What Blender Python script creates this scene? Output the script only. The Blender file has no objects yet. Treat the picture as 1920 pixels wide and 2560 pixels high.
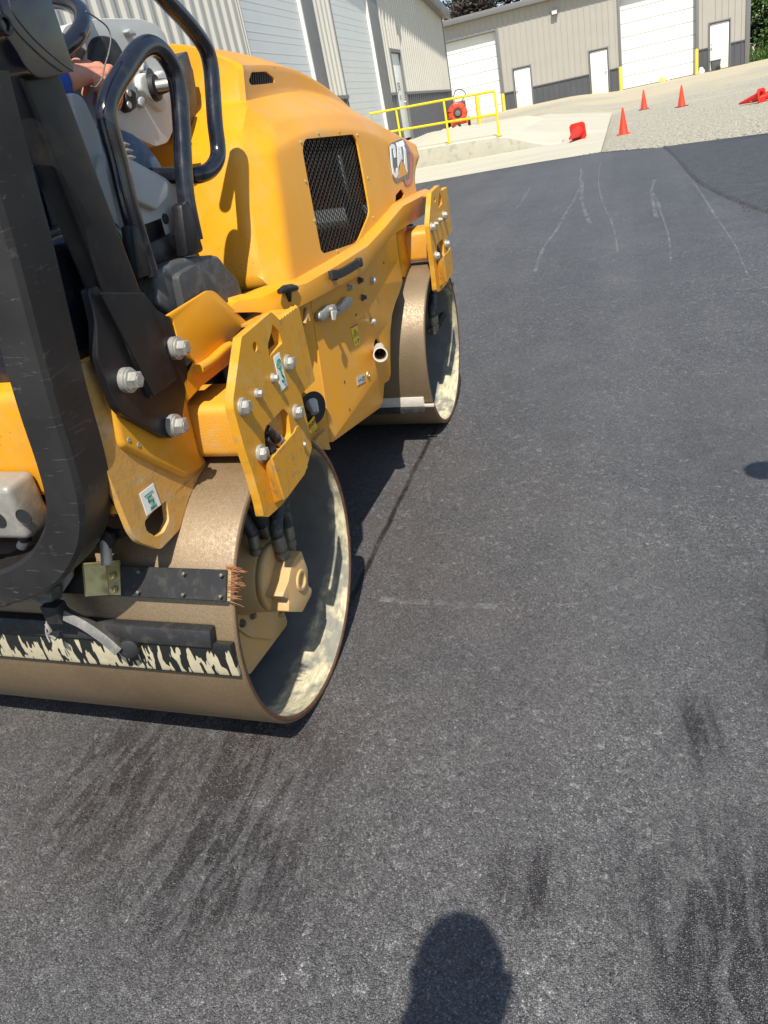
import bpy, bmesh, math, random
from mathutils import Vector, Matrix, noise as mnoise
from mathutils.geometry import tessellate_polygon
random.seed(7)
scene = bpy.context.scene
COL = scene.collection
W0, H0, F0 = 1920, 2560, 1850.0
# machine frame: x = machine right, y = forward, z = normal of the paving; origin under the right end of the near drum
RM = Matrix(((0.953313639531046, 0.2634918650383537, -0.1475301384215506), (-0.009328043807196946, 0.5140004392507026, 0.8577392004850982), (0.3018378576037189, -0.8163183113888204, 0.492461493122561)))
CM = Vector((0.7623073555307447, -1.397559761073864, 1.3998982386900929))
# paving slopes a little: rotation from machine frame to the level world
G = Matrix(((0.9986072880104687, 0.000753212777386022, 0.05275336010993825), (0.000753212777386022, 0.9995926440697847, -0.0285303100594573), (-0.05275336010993825, 0.0285303100594573, 0.9981999320802534)))
G4 = G.to_4x4()
RW = RM @ G.transposed(); CW = G @ CM

def ray(px, R):
    return R.transposed() @ Vector(((px[0]-960)/F0, (1280-px[1])/F0, -1.0))
def on(px, v, ax=0):                       # machine frame point on the plane axis=v
    d = ray(px, RM); return CM + d*((v-CM[ax])/d[ax])
def onpl(px, P, n):
    d = ray(px, RM); return CM + d*((P-CM).dot(n)/d.dot(n))
def oncyl(px, r, y0=0.0):
    d = ray(px, RM); O = CM-Vector((0, y0, .36))
    a = d.y**2+d.z**2; b = O.y*d.y+O.z*d.z; c = O.y**2+O.z**2-r*r
    t = (-b-math.sqrt(max(b*b-a*c, 0)))/a
    return CM+d*t
def ss(a, b, t):
    t = min(max((t-a)/(b-a), 0), 1); return t*t*(3-2*t)
def hz(x, y):                              # height of the ground in the level world
    P = -(G[0][2]*x+G[1][2]*y)/G[2][2]
    s = ss(2, 12, y); g = .24+.40*ss(26, 44, y)
    l = (1-ss(-2.2, .8, x))*ss(18.6, 20, y)
    gl = .58+.010*(y-18.4)+.24*(1-ss(-5.3, -3.4, x))*(1-ss(26, 31, y))
    g = g*(1-l)+max(g, gl)*l
    return (1-s)*P+s*g
def onground(px):
    d = ray(px, RW); t = .5
    while t < 90:
        P = CW+d*t
        if P.z < hz(P.x, P.y): return P
        t += .02
    return P
def crop(ox, oy, s):
    return lambda *pts: [(ox+x/s, oy+y/s) for x, y in pts]
c1 = crop(500, 650, 3.318); c2 = crop(500, 1150, 3.16); c3 = crop(0, 1100, 2.592); cA = crop(0, 0, 2.592); cB = crop(0, 500, 2.592)
c4 = crop(380, 560, 3.77); c5 = crop(560, 580, 3.19); c6 = crop(740, 220, 4.1475); c7 = crop(850, 400, 2.95); c8 = crop(0, 1000, 4.425); c9 = crop(460, 100, 5.184)

# ---------------------------------------------------------------- materials
class NT:
    def __init__(s, name):
        s.m = bpy.data.materials.new(name); s.m.use_nodes = True; s.t = s.m.node_tree
        s.b = s.t.nodes['Principled BSDF']; s.out = s.t.nodes['Material Output']
        s.co = s.t.nodes.new('ShaderNodeTexCoord')
    def n(s, typ, **k):
        n = s.t.nodes.new('ShaderNode'+typ)
        for a, v in k.items():
            if a in n.inputs.keys(): pass
            setattr(n, a, v)
        return n
    def l(s, a, b): s.t.links.new(a, b)
    def val(s, x, inp):
        if hasattr(x, 'links') or isinstance(x, bpy.types.NodeSocket): s.l(x, inp)
        else: inp.default_value = x
    def mapping(s, sc=(1, 1, 1), co='Object', rot=(0, 0, 0)):
        m = s.n('Mapping'); m.inputs['Scale'].default_value = sc; m.inputs['Rotation'].default_value = rot; s.l(s.co.outputs[co], m.inputs['Vector']); return m.outputs[0]
    def noise(s, scale, detail=3, rough=.55, vec=None, dist=0):
        n = s.n('TexNoise'); n.inputs['Scale'].default_value = scale; n.inputs['Detail'].default_value = detail; n.inputs['Roughness'].default_value = rough; n.inputs['Distortion'].default_value = dist
        s.l(vec if vec else s.co.outputs['Object'], n.inputs['Vector']); return n.outputs['Fac']
    def vor(s, scale, vec=None, feature='F1'):
        n = s.n('TexVoronoi', feature=feature); n.inputs['Scale'].default_value = scale
        s.l(vec if vec else s.co.outputs['Object'], n.inputs['Vector']); return n
    def ramp(s, f, stops):
        n = s.n('ValToRGB'); e = n.color_ramp.elements
        while len(e) < len(stops): e.new(.5)
        for i, (p, c) in enumerate(stops):
            e[i].position = p; e[i].color = (c, c, c, 1) if not hasattr(c, '__len__') else (*c[:3], 1)
        s.l(f, n.inputs[0]); return n.outputs[0]
    def math(s, op, a, b=0.0, c=None, clamp=False):
        n = s.n('Math', operation=op, use_clamp=clamp); s.val(a, n.inputs[0]); s.val(b, n.inputs[1])
        if c is not None: s.val(c, n.inputs[2])
        return n.outputs[0]
    def mix(s, f, a, b, mode='MIX'):
        n = s.n('Mix', data_type='RGBA', blend_type=mode)
        s.val(f, n.inputs[0])
        for x, i in ((a, 6), (b, 7)):
            if isinstance(x, tuple): n.inputs[i].default_value = (*x[:3], 1)
            else: s.l(x, n.inputs[i])
        return n.outputs[2]
    def bump(s, h, strength=.3, dist=.002, nrm=None):
        n = s.n('Bump'); n.inputs['Strength'].default_value = strength; n.inputs['Distance'].default_value = dist
        s.l(h, n.inputs['Height'])
        if nrm: s.l(nrm, n.inputs['Normal'])
        s.l(n.outputs[0], s.b.inputs['Normal']); return n.outputs[0]
    def set(s, **k):
        for a, v in k.items():
            a = {'color': 'Base Color', 'rough': 'Roughness', 'metal': 'Metallic', 'coat': 'Coat Weight', 'spec': 'Specular IOR Level', 'coatr': 'Coat Roughness', 'alpha': 'Alpha'}[a]
            if isinstance(v, tuple): s.b.inputs[a].default_value = (*v[:3], 1)
            else: s.val(v, s.b.inputs[a])
        return s
def paint(name, col, col2=None, sc=6, rough=.4, metal=0, coat=0, amt=.5, bscale=60, bstr=.08, dirt=None, dirtamt=.5, bdist=.002, spat=0, spec=None):
    t = NT(name)
    f = t.ramp(t.noise(sc, 5), [(.35, 0.0), (.7, 1.0)])
    c = t.mix(t.math('MULTIPLY', f, amt), col, col2 or tuple(x*.8 for x in col))
    if dirt:
        g = t.ramp(t.noise(sc*2.7, 6, .65), [(.52, 0.0), (.66, 1.0)])
        c = t.mix(t.math('MULTIPLY', g, dirtamt), c, dirt)
        sp = t.ramp(t.noise(sc*16, 3, .6), [(.66, 0.0), (.72, 1.0)])
        c = t.mix(t.math('MULTIPLY', sp, dirtamt), c, dirt)
    if spat:      # tar spatter and scuffed edges
        q = t.vor(75); k = t.math('MULTIPLY', t.ramp(q.outputs['Distance'], [(.10, 1.0), (.17, 0.0)]), t.ramp(t.noise(4, 4, .7), [(.52, 0.0), (.62, 1.0)]))
        c = t.mix(t.math('MULTIPLY', k, spat), c, (.05, .03, .012))
        g2 = t.n('NewGeometry'); ed = t.ramp(g2.outputs['Pointiness'], [(.53, 0.0), (.60, 1.0)])
        c = t.mix(t.math('MULTIPLY', t.math('MULTIPLY', ed, t.ramp(t.noise(35, 4, .7), [(.52, 0.0), (.62, 1.0)])), spat), c, (.30, .20, .10))
        lg = t.ramp(t.noise(1.6, 5, .65, t.mapping((1, 1, .5))), [(.50, 0.0), (.72, 1.0)]); c = t.mix(t.math('MULTIPLY', lg, .28), c, (.50, .33, .13))
    if spec is not None: t.b.inputs['Specular IOR Level'].default_value = spec
    t.set(color=c, rough=t.ramp(t.noise(sc*1.7, 4), [(.3, max(rough-.08, .05)), (.75, min(rough+.14, 1))]), metal=metal, coat=coat, coatr=.12)
    t.bump(t.noise(bscale, 4), bstr, bdist)
    return t.m
M = {}
YEL = (.76, .325, .008)
M['yellow'] = paint('yellow_paint', YEL, (.69, .285, .008), 3, .36, coat=.06, spat=.5, spec=.35, bscale=25, bstr=.06, dirt=(.55, .38, .16), dirtamt=.18)
M['yellow_cast'] = paint('yellow_cast_paint', (.74, .34, .025), (.66, .32, .05), 8, .42, coat=.1, bscale=240, bstr=.35, dirt=(.6, .42, .2), dirtamt=.35, bdist=.003)
M['yellow_dusty'] = paint('dusty_yellow_paint', spat=.7, col=(.60, .31, .06), col2=(.55, .36, .14), sc=7, rough=.6, bscale=120, bstr=.3, dirt=(.55, .42, .24), dirtamt=.6)
#M['x'] = ('dusty_yellow_paint', (.62, .33, .07), (.55, .36, .14), 7, .6, bscale=120, bstr=.3, dirt=(.55, .42, .24), dirtamt=.6)
M['yellow_plate'] = paint('yellow_plate_paint', (.66, .31, .018), (.60, .28, .02), 5, .42, coat=.05, spat=.7, spec=.4, bscale=60, bstr=.1, dirt=(.6, .42, .18), dirtamt=.35)
M['black'] = paint('black_frame_paint', (.010, .010, .012), (.022, .020, .018), 7, .36, bscale=50, bstr=.12, dirt=(.05, .043, .035), dirtamt=.3)
M['black'].node_tree.nodes['Principled BSDF'].inputs['Specular IOR Level'].default_value = .3
M['black_gloss'] = paint('black_gloss_tube', (.008, .010, .016), (.02, .02, .026), 9, .2, coat=.3, bscale=30, bstr=.05, dirt=(.06, .055, .05), dirtamt=.3)
M['rubber'] = paint('black_rubber', (.012, .012, .013), (.03, .03, .028), 12, .6, bscale=90, bstr=.25, dirt=(.1, .09, .07), dirtamt=.3)
M['plastic_dark'] = paint('dark_grey_plastic', (.045, .048, .052), (.07, .07, .068), 10, .55, bscale=300, bstr=.25, dirt=(.2, .19, .17), dirtamt=.35)
M['plastic_grey'] = paint('grey_plastic', (.37, .385, .375), (.32, .335, .33), 6, .6, bscale=500, bstr=.15, dirt=(.4, .39, .35), dirtamt=.2)
M['plastic_pale'] = paint('pale_grey_plastic', (.56, .565, .52), (.48, .49, .46), 6, .6, bscale=500, bstr=.15, dirt=(.5, .49, .44), dirtamt=.2)
M['zinc'] = paint('zinc_plated_steel', (.44, .43, .38), (.28, .26, .22), 60, .45, metal=.45, bscale=200, bstr=.2, dirt=(.35, .31, .24), dirtamt=.4)
M['steel'] = paint('bare_dusty_steel', (.34, .32, .28), (.24, .22, .19), 12, .5, metal=.3, bscale=90, bstr=.35, dirt=(.44, .41, .34), dirtamt=.6)
M['brass'] = paint('gold_passivated_steel', (.62, .5, .22), (.5, .42, .22), 20, .35, metal=.6, bscale=90, bstr=.15, dirt=(.3, .26, .18), dirtamt=.4)
M['hose'] = paint('hydraulic_hose_rubber', (.02, .02, .022), (.06, .06, .055), 15, .55, bscale=200, bstr=.3, dirt=(.22, .2, .16), dirtamt=.5)
M['fitting'] = paint('hose_fitting', (.2, .18, .13), (.14, .13, .1), 30, .5, metal=.5, bscale=150, bstr=.25, dirt=(.3, .26, .18), dirtamt=.5)
def guard_mat():
    t = NT('scuffed_black_guard'); c = t.mix(t.ramp(t.noise(6, 5), [(.35, 0.0), (.7, 1.0)]), (.014, .0135, .014), (.034, .031, .028))
    sc = t.ramp(t.noise(8, 5, .75, t.mapping((1, 1, 9), rot=(.5, .4, 0)), 1.2), [(.63, 0.0), (.66, 1.0), (.69, 0.0)])
    sm = t.ramp(t.noise(26, 4, .7), [(.62, 0.0), (.72, 1.0)])
    c = t.mix(t.math('MULTIPLY', sc, .45), c, (.22, .21, .2)); c = t.mix(t.math('MULTIPLY', sm, .3), c, (.16, .15, .13))
    t.set(color=c, rough=t.ramp(t.noise(9, 4), [(.3, .3), (.7, .55)])); t.bump(t.math('ADD', t.noise(40, 4), sc), .2, .001); return t.m
M['guard'] = guard_mat()
M['motor'] = paint('dusty_tan_motor_paint', (.56, .34, .12), (.44, .33, .19), 12, .75, bscale=90, bstr=.35, dirt=(.46, .38, .26), dirtamt=.6)
M['arm'] = paint('weathered_grey_steel', (.15, .145, .13), (.09, .085, .075), 14, .55, metal=.2, bscale=90, bstr=.35, dirt=(.28, .26, .22), dirtamt=.6)
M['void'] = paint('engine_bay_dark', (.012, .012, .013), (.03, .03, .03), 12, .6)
M['white'] = paint('white_sticker', (.84, .85, .82), (.78, .8, .76), 20, .45)
M['green'] = paint('green_print', (.02, .22, .07), None, 20, .5)
M['red'] = paint('red_print', (.5, .02, .02), None, 20, .3, coat=.3)
M['darkprint'] = paint('dark_print', (.05, .052, .055), None, 20, .35, coat=.3)
M['sticker_yellow'] = paint('yellow_sticker', (.85, .62, .01), None, 20, .4)
M['chalk_print'] = paint('pale_label', (.6, .56, .48), (.45, .4, .33), 60, .5)
M['redlens'] = paint('red_reflector', (.35, .02, .025), (.25, .02, .02), 200, .25, coat=.5, bscale=500, bstr=.4)
M['skin'] = paint('skin', (.62, .27, .16), (.52, .20, .12), 25, .5, bscale=160, bstr=.35, dirt=(.6, .22, .14), dirtamt=.3)
M['skin'].node_tree.nodes['Principled BSDF'].inputs['Subsurface Weight'].default_value = .08
M['blue'] = paint('blue_cloth', (.015, .08, .42), (.01, .06, .32), 30, .8, bscale=400, bstr=.4)
M['denim'] = paint('denim_cloth', (.07, .13, .21), (.12, .19, .27), 20, .85, bscale=500, bstr=.5, dirt=(.2, .26, .32), dirtamt=.5)
M['hair'] = paint('dark_hair', (.02, .015, .01), None, 60, .6)
M['bright_tube'] = paint('bright_metal', (.6, .6, .58), (.4, .4, .4), 20, .25, metal=.9)

def drum_mat():
    t = NT('wet_worn_drum_steel')
    m = t.mapping((6, 60, 60)); streak = t.noise(3, 4, .6, m)
    sp = t.noise(330, 2, .6); sp2 = t.noise(120, 3, .6)
    c = t.mix(t.ramp(sp, [(.38, 0.0), (.62, 1.0)]), (.18, .127, .07), (.255, .185, .105))
    c = t.mix(t.ramp(streak, [(.35, 0.0), (.7, .6)]), c, (.21, .145, .08))
    c = t.mix(t.ramp(t.noise(5, 4), [(.45, 0.0), (.7, .45)]), c, (.13, .09, .05))
    t.set(color=c, rough=t.ramp(sp2, [(.3, .38), (.7, .6)]), metal=.3)
    t.bump(t.math('ADD', sp, sp2), .25, .0012)
    return t.m
M['drum'] = drum_mat()
def drum_in():
    t = NT('drum_inner_slurry_coat')
    s = t.n('SeparateXYZ'); t.l(t.co.outputs['Object'], s.inputs[0])
    nz = t.noise(9, 5, .6); edge = t.math('ADD', s.outputs[0], t.math('MULTIPLY', t.math('SUBTRACT', nz, .5), .11))
    low = t.ramp(s.outputs[2], [(.0, 1.0), (.30, 0.0)]); band = t.ramp(t.math('ADD', t.math('ADD', edge, .5), t.math('MULTIPLY', low, .085)), [(.455, 0.0), (.48, 1.0)])      # cream slurry towards the rim
    c = t.mix(t.noise(14, 4), (.085, .092, .097), (.18, .185, .172))
    m = t.mapping((4, 1, 1)); cr = t.mix(t.ramp(t.noise(22, 5, .65, m), [(.35, 0.0), (.65, 1.0)]), (.33, .29, .18), (.66, .60, .40))
    cr = t.mix(t.ramp(t.noise(11, 3), [(.46, 0.0), (.58, .8)]), cr, (.15, .155, .14))
    t.set(color=t.mix(band, c, cr), rough=.75)
    t.bump(t.noise(60, 5), .4, .003)
    return t.m
M['drum_in'] = drum_in()
M['rust'] = paint('rusty_rim_edge', (.10, .045, .022), (.2, .12, .06), 60, .6, metal=.2, bscale=200, bstr=.3)
def rubber_drips():
    t = NT('scraper_rubber_with_slurry_runs')
    s = t.n('SeparateXYZ'); t.l(t.co.outputs['Generated'], s.inputs[0])
    m = t.mapping((1, .22, .22), rot=(0, 0, 0)); n1 = t.noise(62, 2, .5, m, .15)
    hgt = s.outputs[2]
    thr = t.math('SUBTRACT', n1, t.math('MULTIPLY', hgt, .16))
    k = t.ramp(thr, [(.44, 0.0), (.455, 1.0)])
    top = t.ramp(hgt, [(.80, 1.0), (.86, 0.0)]); low = t.ramp(hgt, [(.03, 0.0), (.06, 1.0)])
    k = t.math('MULTIPLY', t.math('MULTIPLY', k, top), low)
    c = t.mix(k, (.014, .015, .014), t.mix(t.noise(40, 3), (.36, .31, .2), (.58, .52, .35)))
    t.set(color=c, rough=t.math('ADD', t.math('MULTIPLY', k, .4), .38)); t.bump(t.math('ADD', k, t.noise(80, 3)), .3, .0015)
    return t.m
M['drips'] = rubber_drips()

# ---------------------------------------------------------------- mesh helpers
def place(o, parent):
    COL.objects.link(o)
    if parent is not None: o.parent = parent
    return o
def mkobj(name, verts, faces, mat, parent=None, smooth=35, bevel=0, seg=2, sub=0, solid=0, soff=-1, mats=None, fmat=None):
    me = bpy.data.meshes.new(name); me.from_pydata([tuple(v) for v in verts], [], faces)
    bm = bmesh.new(); bm.from_mesh(me); bmesh.ops.remove_doubles(bm, verts=bm.verts, dist=1e-6) if not fmat else None
    bmesh.ops.recalc_face_normals(bm, faces=bm.faces); bm.to_mesh(me); bm.free()
    o = bpy.data.objects.new(name, me); place(o, parent)
    for m in (mats or [mat]): me.materials.append(m)
    if fmat:
        for p, i in zip(me.polygons, fmat): p.material_index = i
    if solid:
        s = o.modifiers.new('s', 'SOLIDIFY'); s.thickness = solid; s.offset = soff
    if bevel:
        b = o.modifiers.new('b', 'BEVEL'); b.width = bevel; b.segments = seg; b.limit_method = 'ANGLE'; b.angle_limit = math.radians(28)
    if sub:
        b = o.modifiers.new('u', 'SUBSURF'); b.levels = sub; b.render_levels = sub
    if bevel or sub or solid: bake(o)
    if smooth:
        o.data.shade_smooth()
        if smooth < 180: o.data.set_sharp_from_angle(angle=math.radians(smooth))
    return o
def bake(o):
    dg = bpy.context.evaluated_depsgraph_get(); dg.update()
    me = bpy.data.meshes.new_from_object(o.evaluated_get(dg)); old = o.data
    o.modifiers.clear(); o.data = me
    for m in old.materials:
        pass
    bpy.data.meshes.remove(old)
def cut(o, c):
    c.parent = o.parent; bpy.context.view_layer.update()
    m = o.modifiers.new('c', 'BOOLEAN'); m.operation = 'DIFFERENCE'; m.object = c; m.solver = 'EXACT'; m.material_mode = 'TRANSFER'
    bake(o); me = c.data; bpy.data.objects.remove(c); bpy.data.meshes.remove(me)
    idx = [i for i, m_ in enumerate(o.data.materials) if m_ == M['void']]
    bm = bmesh.new(); bm.from_mesh(o.data); bmesh.ops.delete(bm, geom=[f for f in bm.faces if f.material_index in idx], context='FACES'); bm.to_mesh(o.data); bm.free()
class B:
    """collects shapes that form one part"""
    def __init__(s): s.v = []; s.f = []
    def add(s, v, f):
        n = len(s.v); s.v += [Vector(x) for x in v]; s.f += [tuple(i+n for i in q) for q in f]; return s
    def box(s, a, b, M4=None):
        x0, y0, z0 = a; x1, y1, z1 = b
        v = [Vector(p) for p in ((x0, y0, z0), (x1, y0, z0), (x1, y1, z0), (x0, y1, z0), (x0, y0, z1), (x1, y0, z1), (x1, y1, z1), (x0, y1, z1))]
        if M4: v = [M4 @ p for p in v]
        return s.add(v, [(3, 2, 1, 0), (4, 5, 6, 7), (0, 1, 5, 4), (1, 2, 6, 5), (2, 3, 7, 6), (3, 0, 4, 7)])
    def cyl(s, p, q, r, r2=None, n=24, caps=True, ph=0):
        p = Vector(p); q = Vector(q); r2 = r if r2 is None else r2
        d = (q-p).normalized(); u = d.orthogonal().normalized(); w = d.cross(u)
        A = [p+r*(u*math.cos(t)+w*math.sin(t)) for t in [ph+2*math.pi*i/n for i in range(n)]]
        Bq = [q+r2*(u*math.cos(t)+w*math.sin(t)) for t in [ph+2*math.pi*i/n for i in range(n)]]
        f = [(i, (i+1) % n, n+(i+1) % n, n+i) for i in range(n)]
        if caps: f += [tuple(range(n-1, -1, -1)), tuple(range(n, 2*n))]
        return s.add(A+Bq, f)
    def lathe(s, p, axis, prof, n=32, close=False):
        p = Vector(p); d = Vector(axis).normalized(); u = d.orthogonal().normalized(); w = d.cross(u); v = []; f = []
        for (h, r) in prof: v += [p+d*h+r*(u*math.cos(2*math.pi*i/n)+w*math.sin(2*math.pi*i/n)) for i in range(n)]
        m = len(prof)
        for k in range(m-1 if not close else m):
            k2 = (k+1) % m
            f += [(k*n+i, k*n+(i+1) % n, k2*n+(i+1) % n, k2*n+i) for i in range(n)]
        if not close:
            if prof[0][1] > 1e-5: f.append(tuple(range(n-1, -1, -1)))
            if prof[-1][1] > 1e-5: f.append(tuple(range((m-1)*n, m*n)))
        return s.add(v, f)
    def tube(s, pts, r, n=14, caps=True, flat=None, up=None):
        pts = [Vector(p) for p in pts]; rr = r if hasattr(r, '__len__') else [r]*len(pts); v = []; f = []; u = None
        for i, p in enumerate(pts):
            t = ((pts[i+1] if i < len(pts)-1 else p)-(pts[i-1] if i > 0 else p)).normalized()
            if u is None: u = (up-t*up.dot(t)).normalized() if up is not None else t.orthogonal().normalized()
            else: u = (u-t*u.dot(t)).normalized()
            w = t.cross(u)
            if flat:      # rounded rectangle section (half width along u, half depth along w)
                a, b = flat; e = 18
                for k in range(n):
                    th = 2*math.pi*(k+.5)/n; c_, s_ = math.cos(th), math.sin(th)
                    m_ = (abs(c_)**e+abs(s_)**e)**(-1/e); v.append(p+u*a*c_*m_+w*b*s_*m_)
            else: v += [p+rr[i]*(u*math.cos(2*math.pi*k/n)+w*math.sin(2*math.pi*k/n)) for k in range(n)]
        for i in range(len(pts)-1): f += [(i*n+k, i*n+(k+1) % n, (i+1)*n+(k+1) % n, (i+1)*n+k) for k in range(n)]
        if caps: f += [tuple(range(n-1, -1, -1)), tuple(range((len(pts)-1)*n, len(pts)*n))]
        return s.add(v, f)
    def prism(s, loops, vec):
        """closed plate: loops = [outline, hole, ...] of 3D points, swept by vec"""
        vec = Vector(vec); loops = [[Vector(p) for p in L] for L in loops]; flat = [p for L in loops for p in L]; n = len(flat)
        tri = tessellate_polygon(loops)
        f = [tuple(t) for t in tri]+[tuple(n+i for i in reversed(t)) for t in tri]; k = 0
        if len(loops) == 1: f = [tuple(range(n)), tuple(range(2*n-1, n-1, -1))]
        for L in loops:
            m = len(L); f += [(k+i, k+(i+1) % m, n+k+(i+1) % m, n+k+i) for i in range(m)]; k += m
        return s.add(flat+[p+vec for p in flat], f)
    def make(s, name, mat, parent=None, **k): return mkobj(name, s.v, s.f, mat, parent, **k)
def smooth_path(pts, n=6, closed=False):
    pts = [Vector(p) for p in pts]; out = []
    for i in range(len(pts)-1):
        p0 = pts[max(i-1, 0)]; p1 = pts[i]; p2 = pts[i+1]; p3 = pts[min(i+2, len(pts)-1)]
        for k in range(n):
            t = k/n; out.append(.5*((2*p1)+(p2-p0)*t+(2*p0-5*p1+4*p2-p3)*t*t+(3*p1-p0-3*p2+p3)*t**3))
    out.append(pts[-1]); return out
def rc(pts, r=.006, n=3):                 # round the corners of an outline
    pts = [Vector(p) for p in pts]; out = []
    for i, p in enumerate(pts):
        a = pts[i-1]-p; b = pts[(i+1) % len(pts)]-p; k = min(r, a.length*.45, b.length*.45)
        A = p+a.normalized()*k; D = p+b.normalized()*k
        for j in range(n+1):
            t = j/n; out.append((1-t)**2*A+2*t*(1-t)*p+t*t*D)
    return out
def empty(name, loc=(0, 0, 0), label=None, cat=None, group=None, rz=0, mat4=None, kind=None):
    o = bpy.data.objects.new(name, None); COL.objects.link(o); o.empty_display_size = .1
    if mat4 is not None: o.matrix_world = mat4
    else: o.location = loc; o.rotation_euler = (0, 0, rz)
    tag(o, label, cat, group, kind); return o
def tag(o, label=None, cat=None, group=None, kind=None):
    if label: o['label'] = label
    if cat: o['category'] = cat
    if group: o['group'] = group
    if kind: o['kind'] = kind
    return o
def copy_tree(o, parent=None):
    c = o.copy(); COL.objects.link(c); c.parent = parent
    for ch in list(o.children): copy_tree(ch, c)
    return c
def text(name, body, size, mat, M4, parent, ext=.0006, align='CENTER', bold=0):
    cu = bpy.data.curves.new(name, 'FONT'); cu.body = body; cu.size = size; cu.extrude = ext; cu.align_x = align; cu.align_y = 'CENTER'; cu.offset = bold
    o = bpy.data.objects.new(name, cu); COL.objects.link(o)
    dg = bpy.context.evaluated_depsgraph_get(); dg.update(); me = bpy.data.meshes.new_from_object(o.evaluated_get(dg))
    bpy.data.objects.remove(o); bpy.data.curves.remove(cu); me.transform(M4); me.materials.clear(); me.materials.append(mat)
    q = bpy.data.objects.new(name, me); return place(q, parent)
def frame(o, ex, ey):
    ex = Vector(ex).normalized(); ez = ex.cross(Vector(ey)).normalized(); ey = ez.cross(ex)
    m = Matrix((ex, ey, ez)).transposed().to_4x4(); m.translation = Vector(o); return m
# ================================================================ ROAD ROLLER (machine frame)
rr = empty('road_roller', label='yellow two-drum road roller with black roll bars and hand rails on the fresh asphalt', cat='road roller', mat4=G4)
Y2 = 1.817
def drum(y0, name):
    n = 128; d = empty_part(name, rr)
    return d
def empty_part(name, parent):
    o = bpy.data.objects.new(name, None); place(o, parent); return o
def make_drum(y0):
    R, t, X0, X1 = .36, .018, -1.2, 0.0
    b = B(); c = (0, y0, .36)
    b.lathe(c, (1, 0, 0), [(X0, R-t), (X0+.002, R-.002), (X0+.006, R), (X1-.006, R), (X1-.002, R-.002), (X1, R-.006)], 160, close=False)
    # drop end caps: keep only the shell
    b.f = [f for f in b.f if len(f) == 4]
    o = b.make('drum_shell', M['drum'], rr, smooth=60)
    r = B().lathe(c, (1, 0, 0), [(X1, R-.006), (X1+.001, R-.010), (X1, R-t+.002), (X1-.004, R-t)], 160); r.f = [f for f in r.f if len(f) == 4]
    r.make('rim_edge', M['rust'], o, smooth=60)
    i = B().lathe(c, (1, 0, 0), [(X1-.004, R-t), (-.42, R-t), (-.42, .0001)], 128); i.f = [f for f in i.f if len(f) == 4]
    i.make('drum_inner_wall', M['drum_in'], o, smooth=40)
    j = B().lathe(c, (1, 0, 0), [(X0, R-t), (-.9, R-t), (-.9, .0001)], 96); j.f = [f for f in j.f if len(f) == 4]
    j.make('drum_inner_wall', M['drum_in'], o, smooth=40)
    return o
drum1 = make_drum(0); drum1.name = 'rear_drum'
drum2 = make_drum(Y2); drum2.name = 'front_drum'
# small balance plate inside the near drum
b = B(); b.box((-.25, .335, .48), (-.12, .347, .56)); b.make('balance_weight', M['drum_in'], drum1, bevel=.003)

def bolt(P, r=.015, h=.013, washer=True, mat='zinc', parent=None, rot=.3, name='bolt'):
    P = Vector(P); b = B(); x = Vector((1, 0, 0)); w0 = .004 if washer else 0
    if washer: b.lathe(P, x, [(0, r*1.32), (w0, r*1.32), (w0+.002, r*1.15)], 28)
    b.lathe(P, x, [(w0, r*1.18), (w0+.003, r*1.18), (w0+.0031, r*.98)], 28)
    b.lathe(P, x, [(w0+.003, r), (w0+h-.002, r), (w0+h, r*.84)], 6)
    b.lathe(P+x*(w0+h), x, [(-.001, r*.62), (.0008, r*.6), (.0008, .0001)], 18)
    o = b.make(name, M[mat], parent, smooth=30)
    return o

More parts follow.
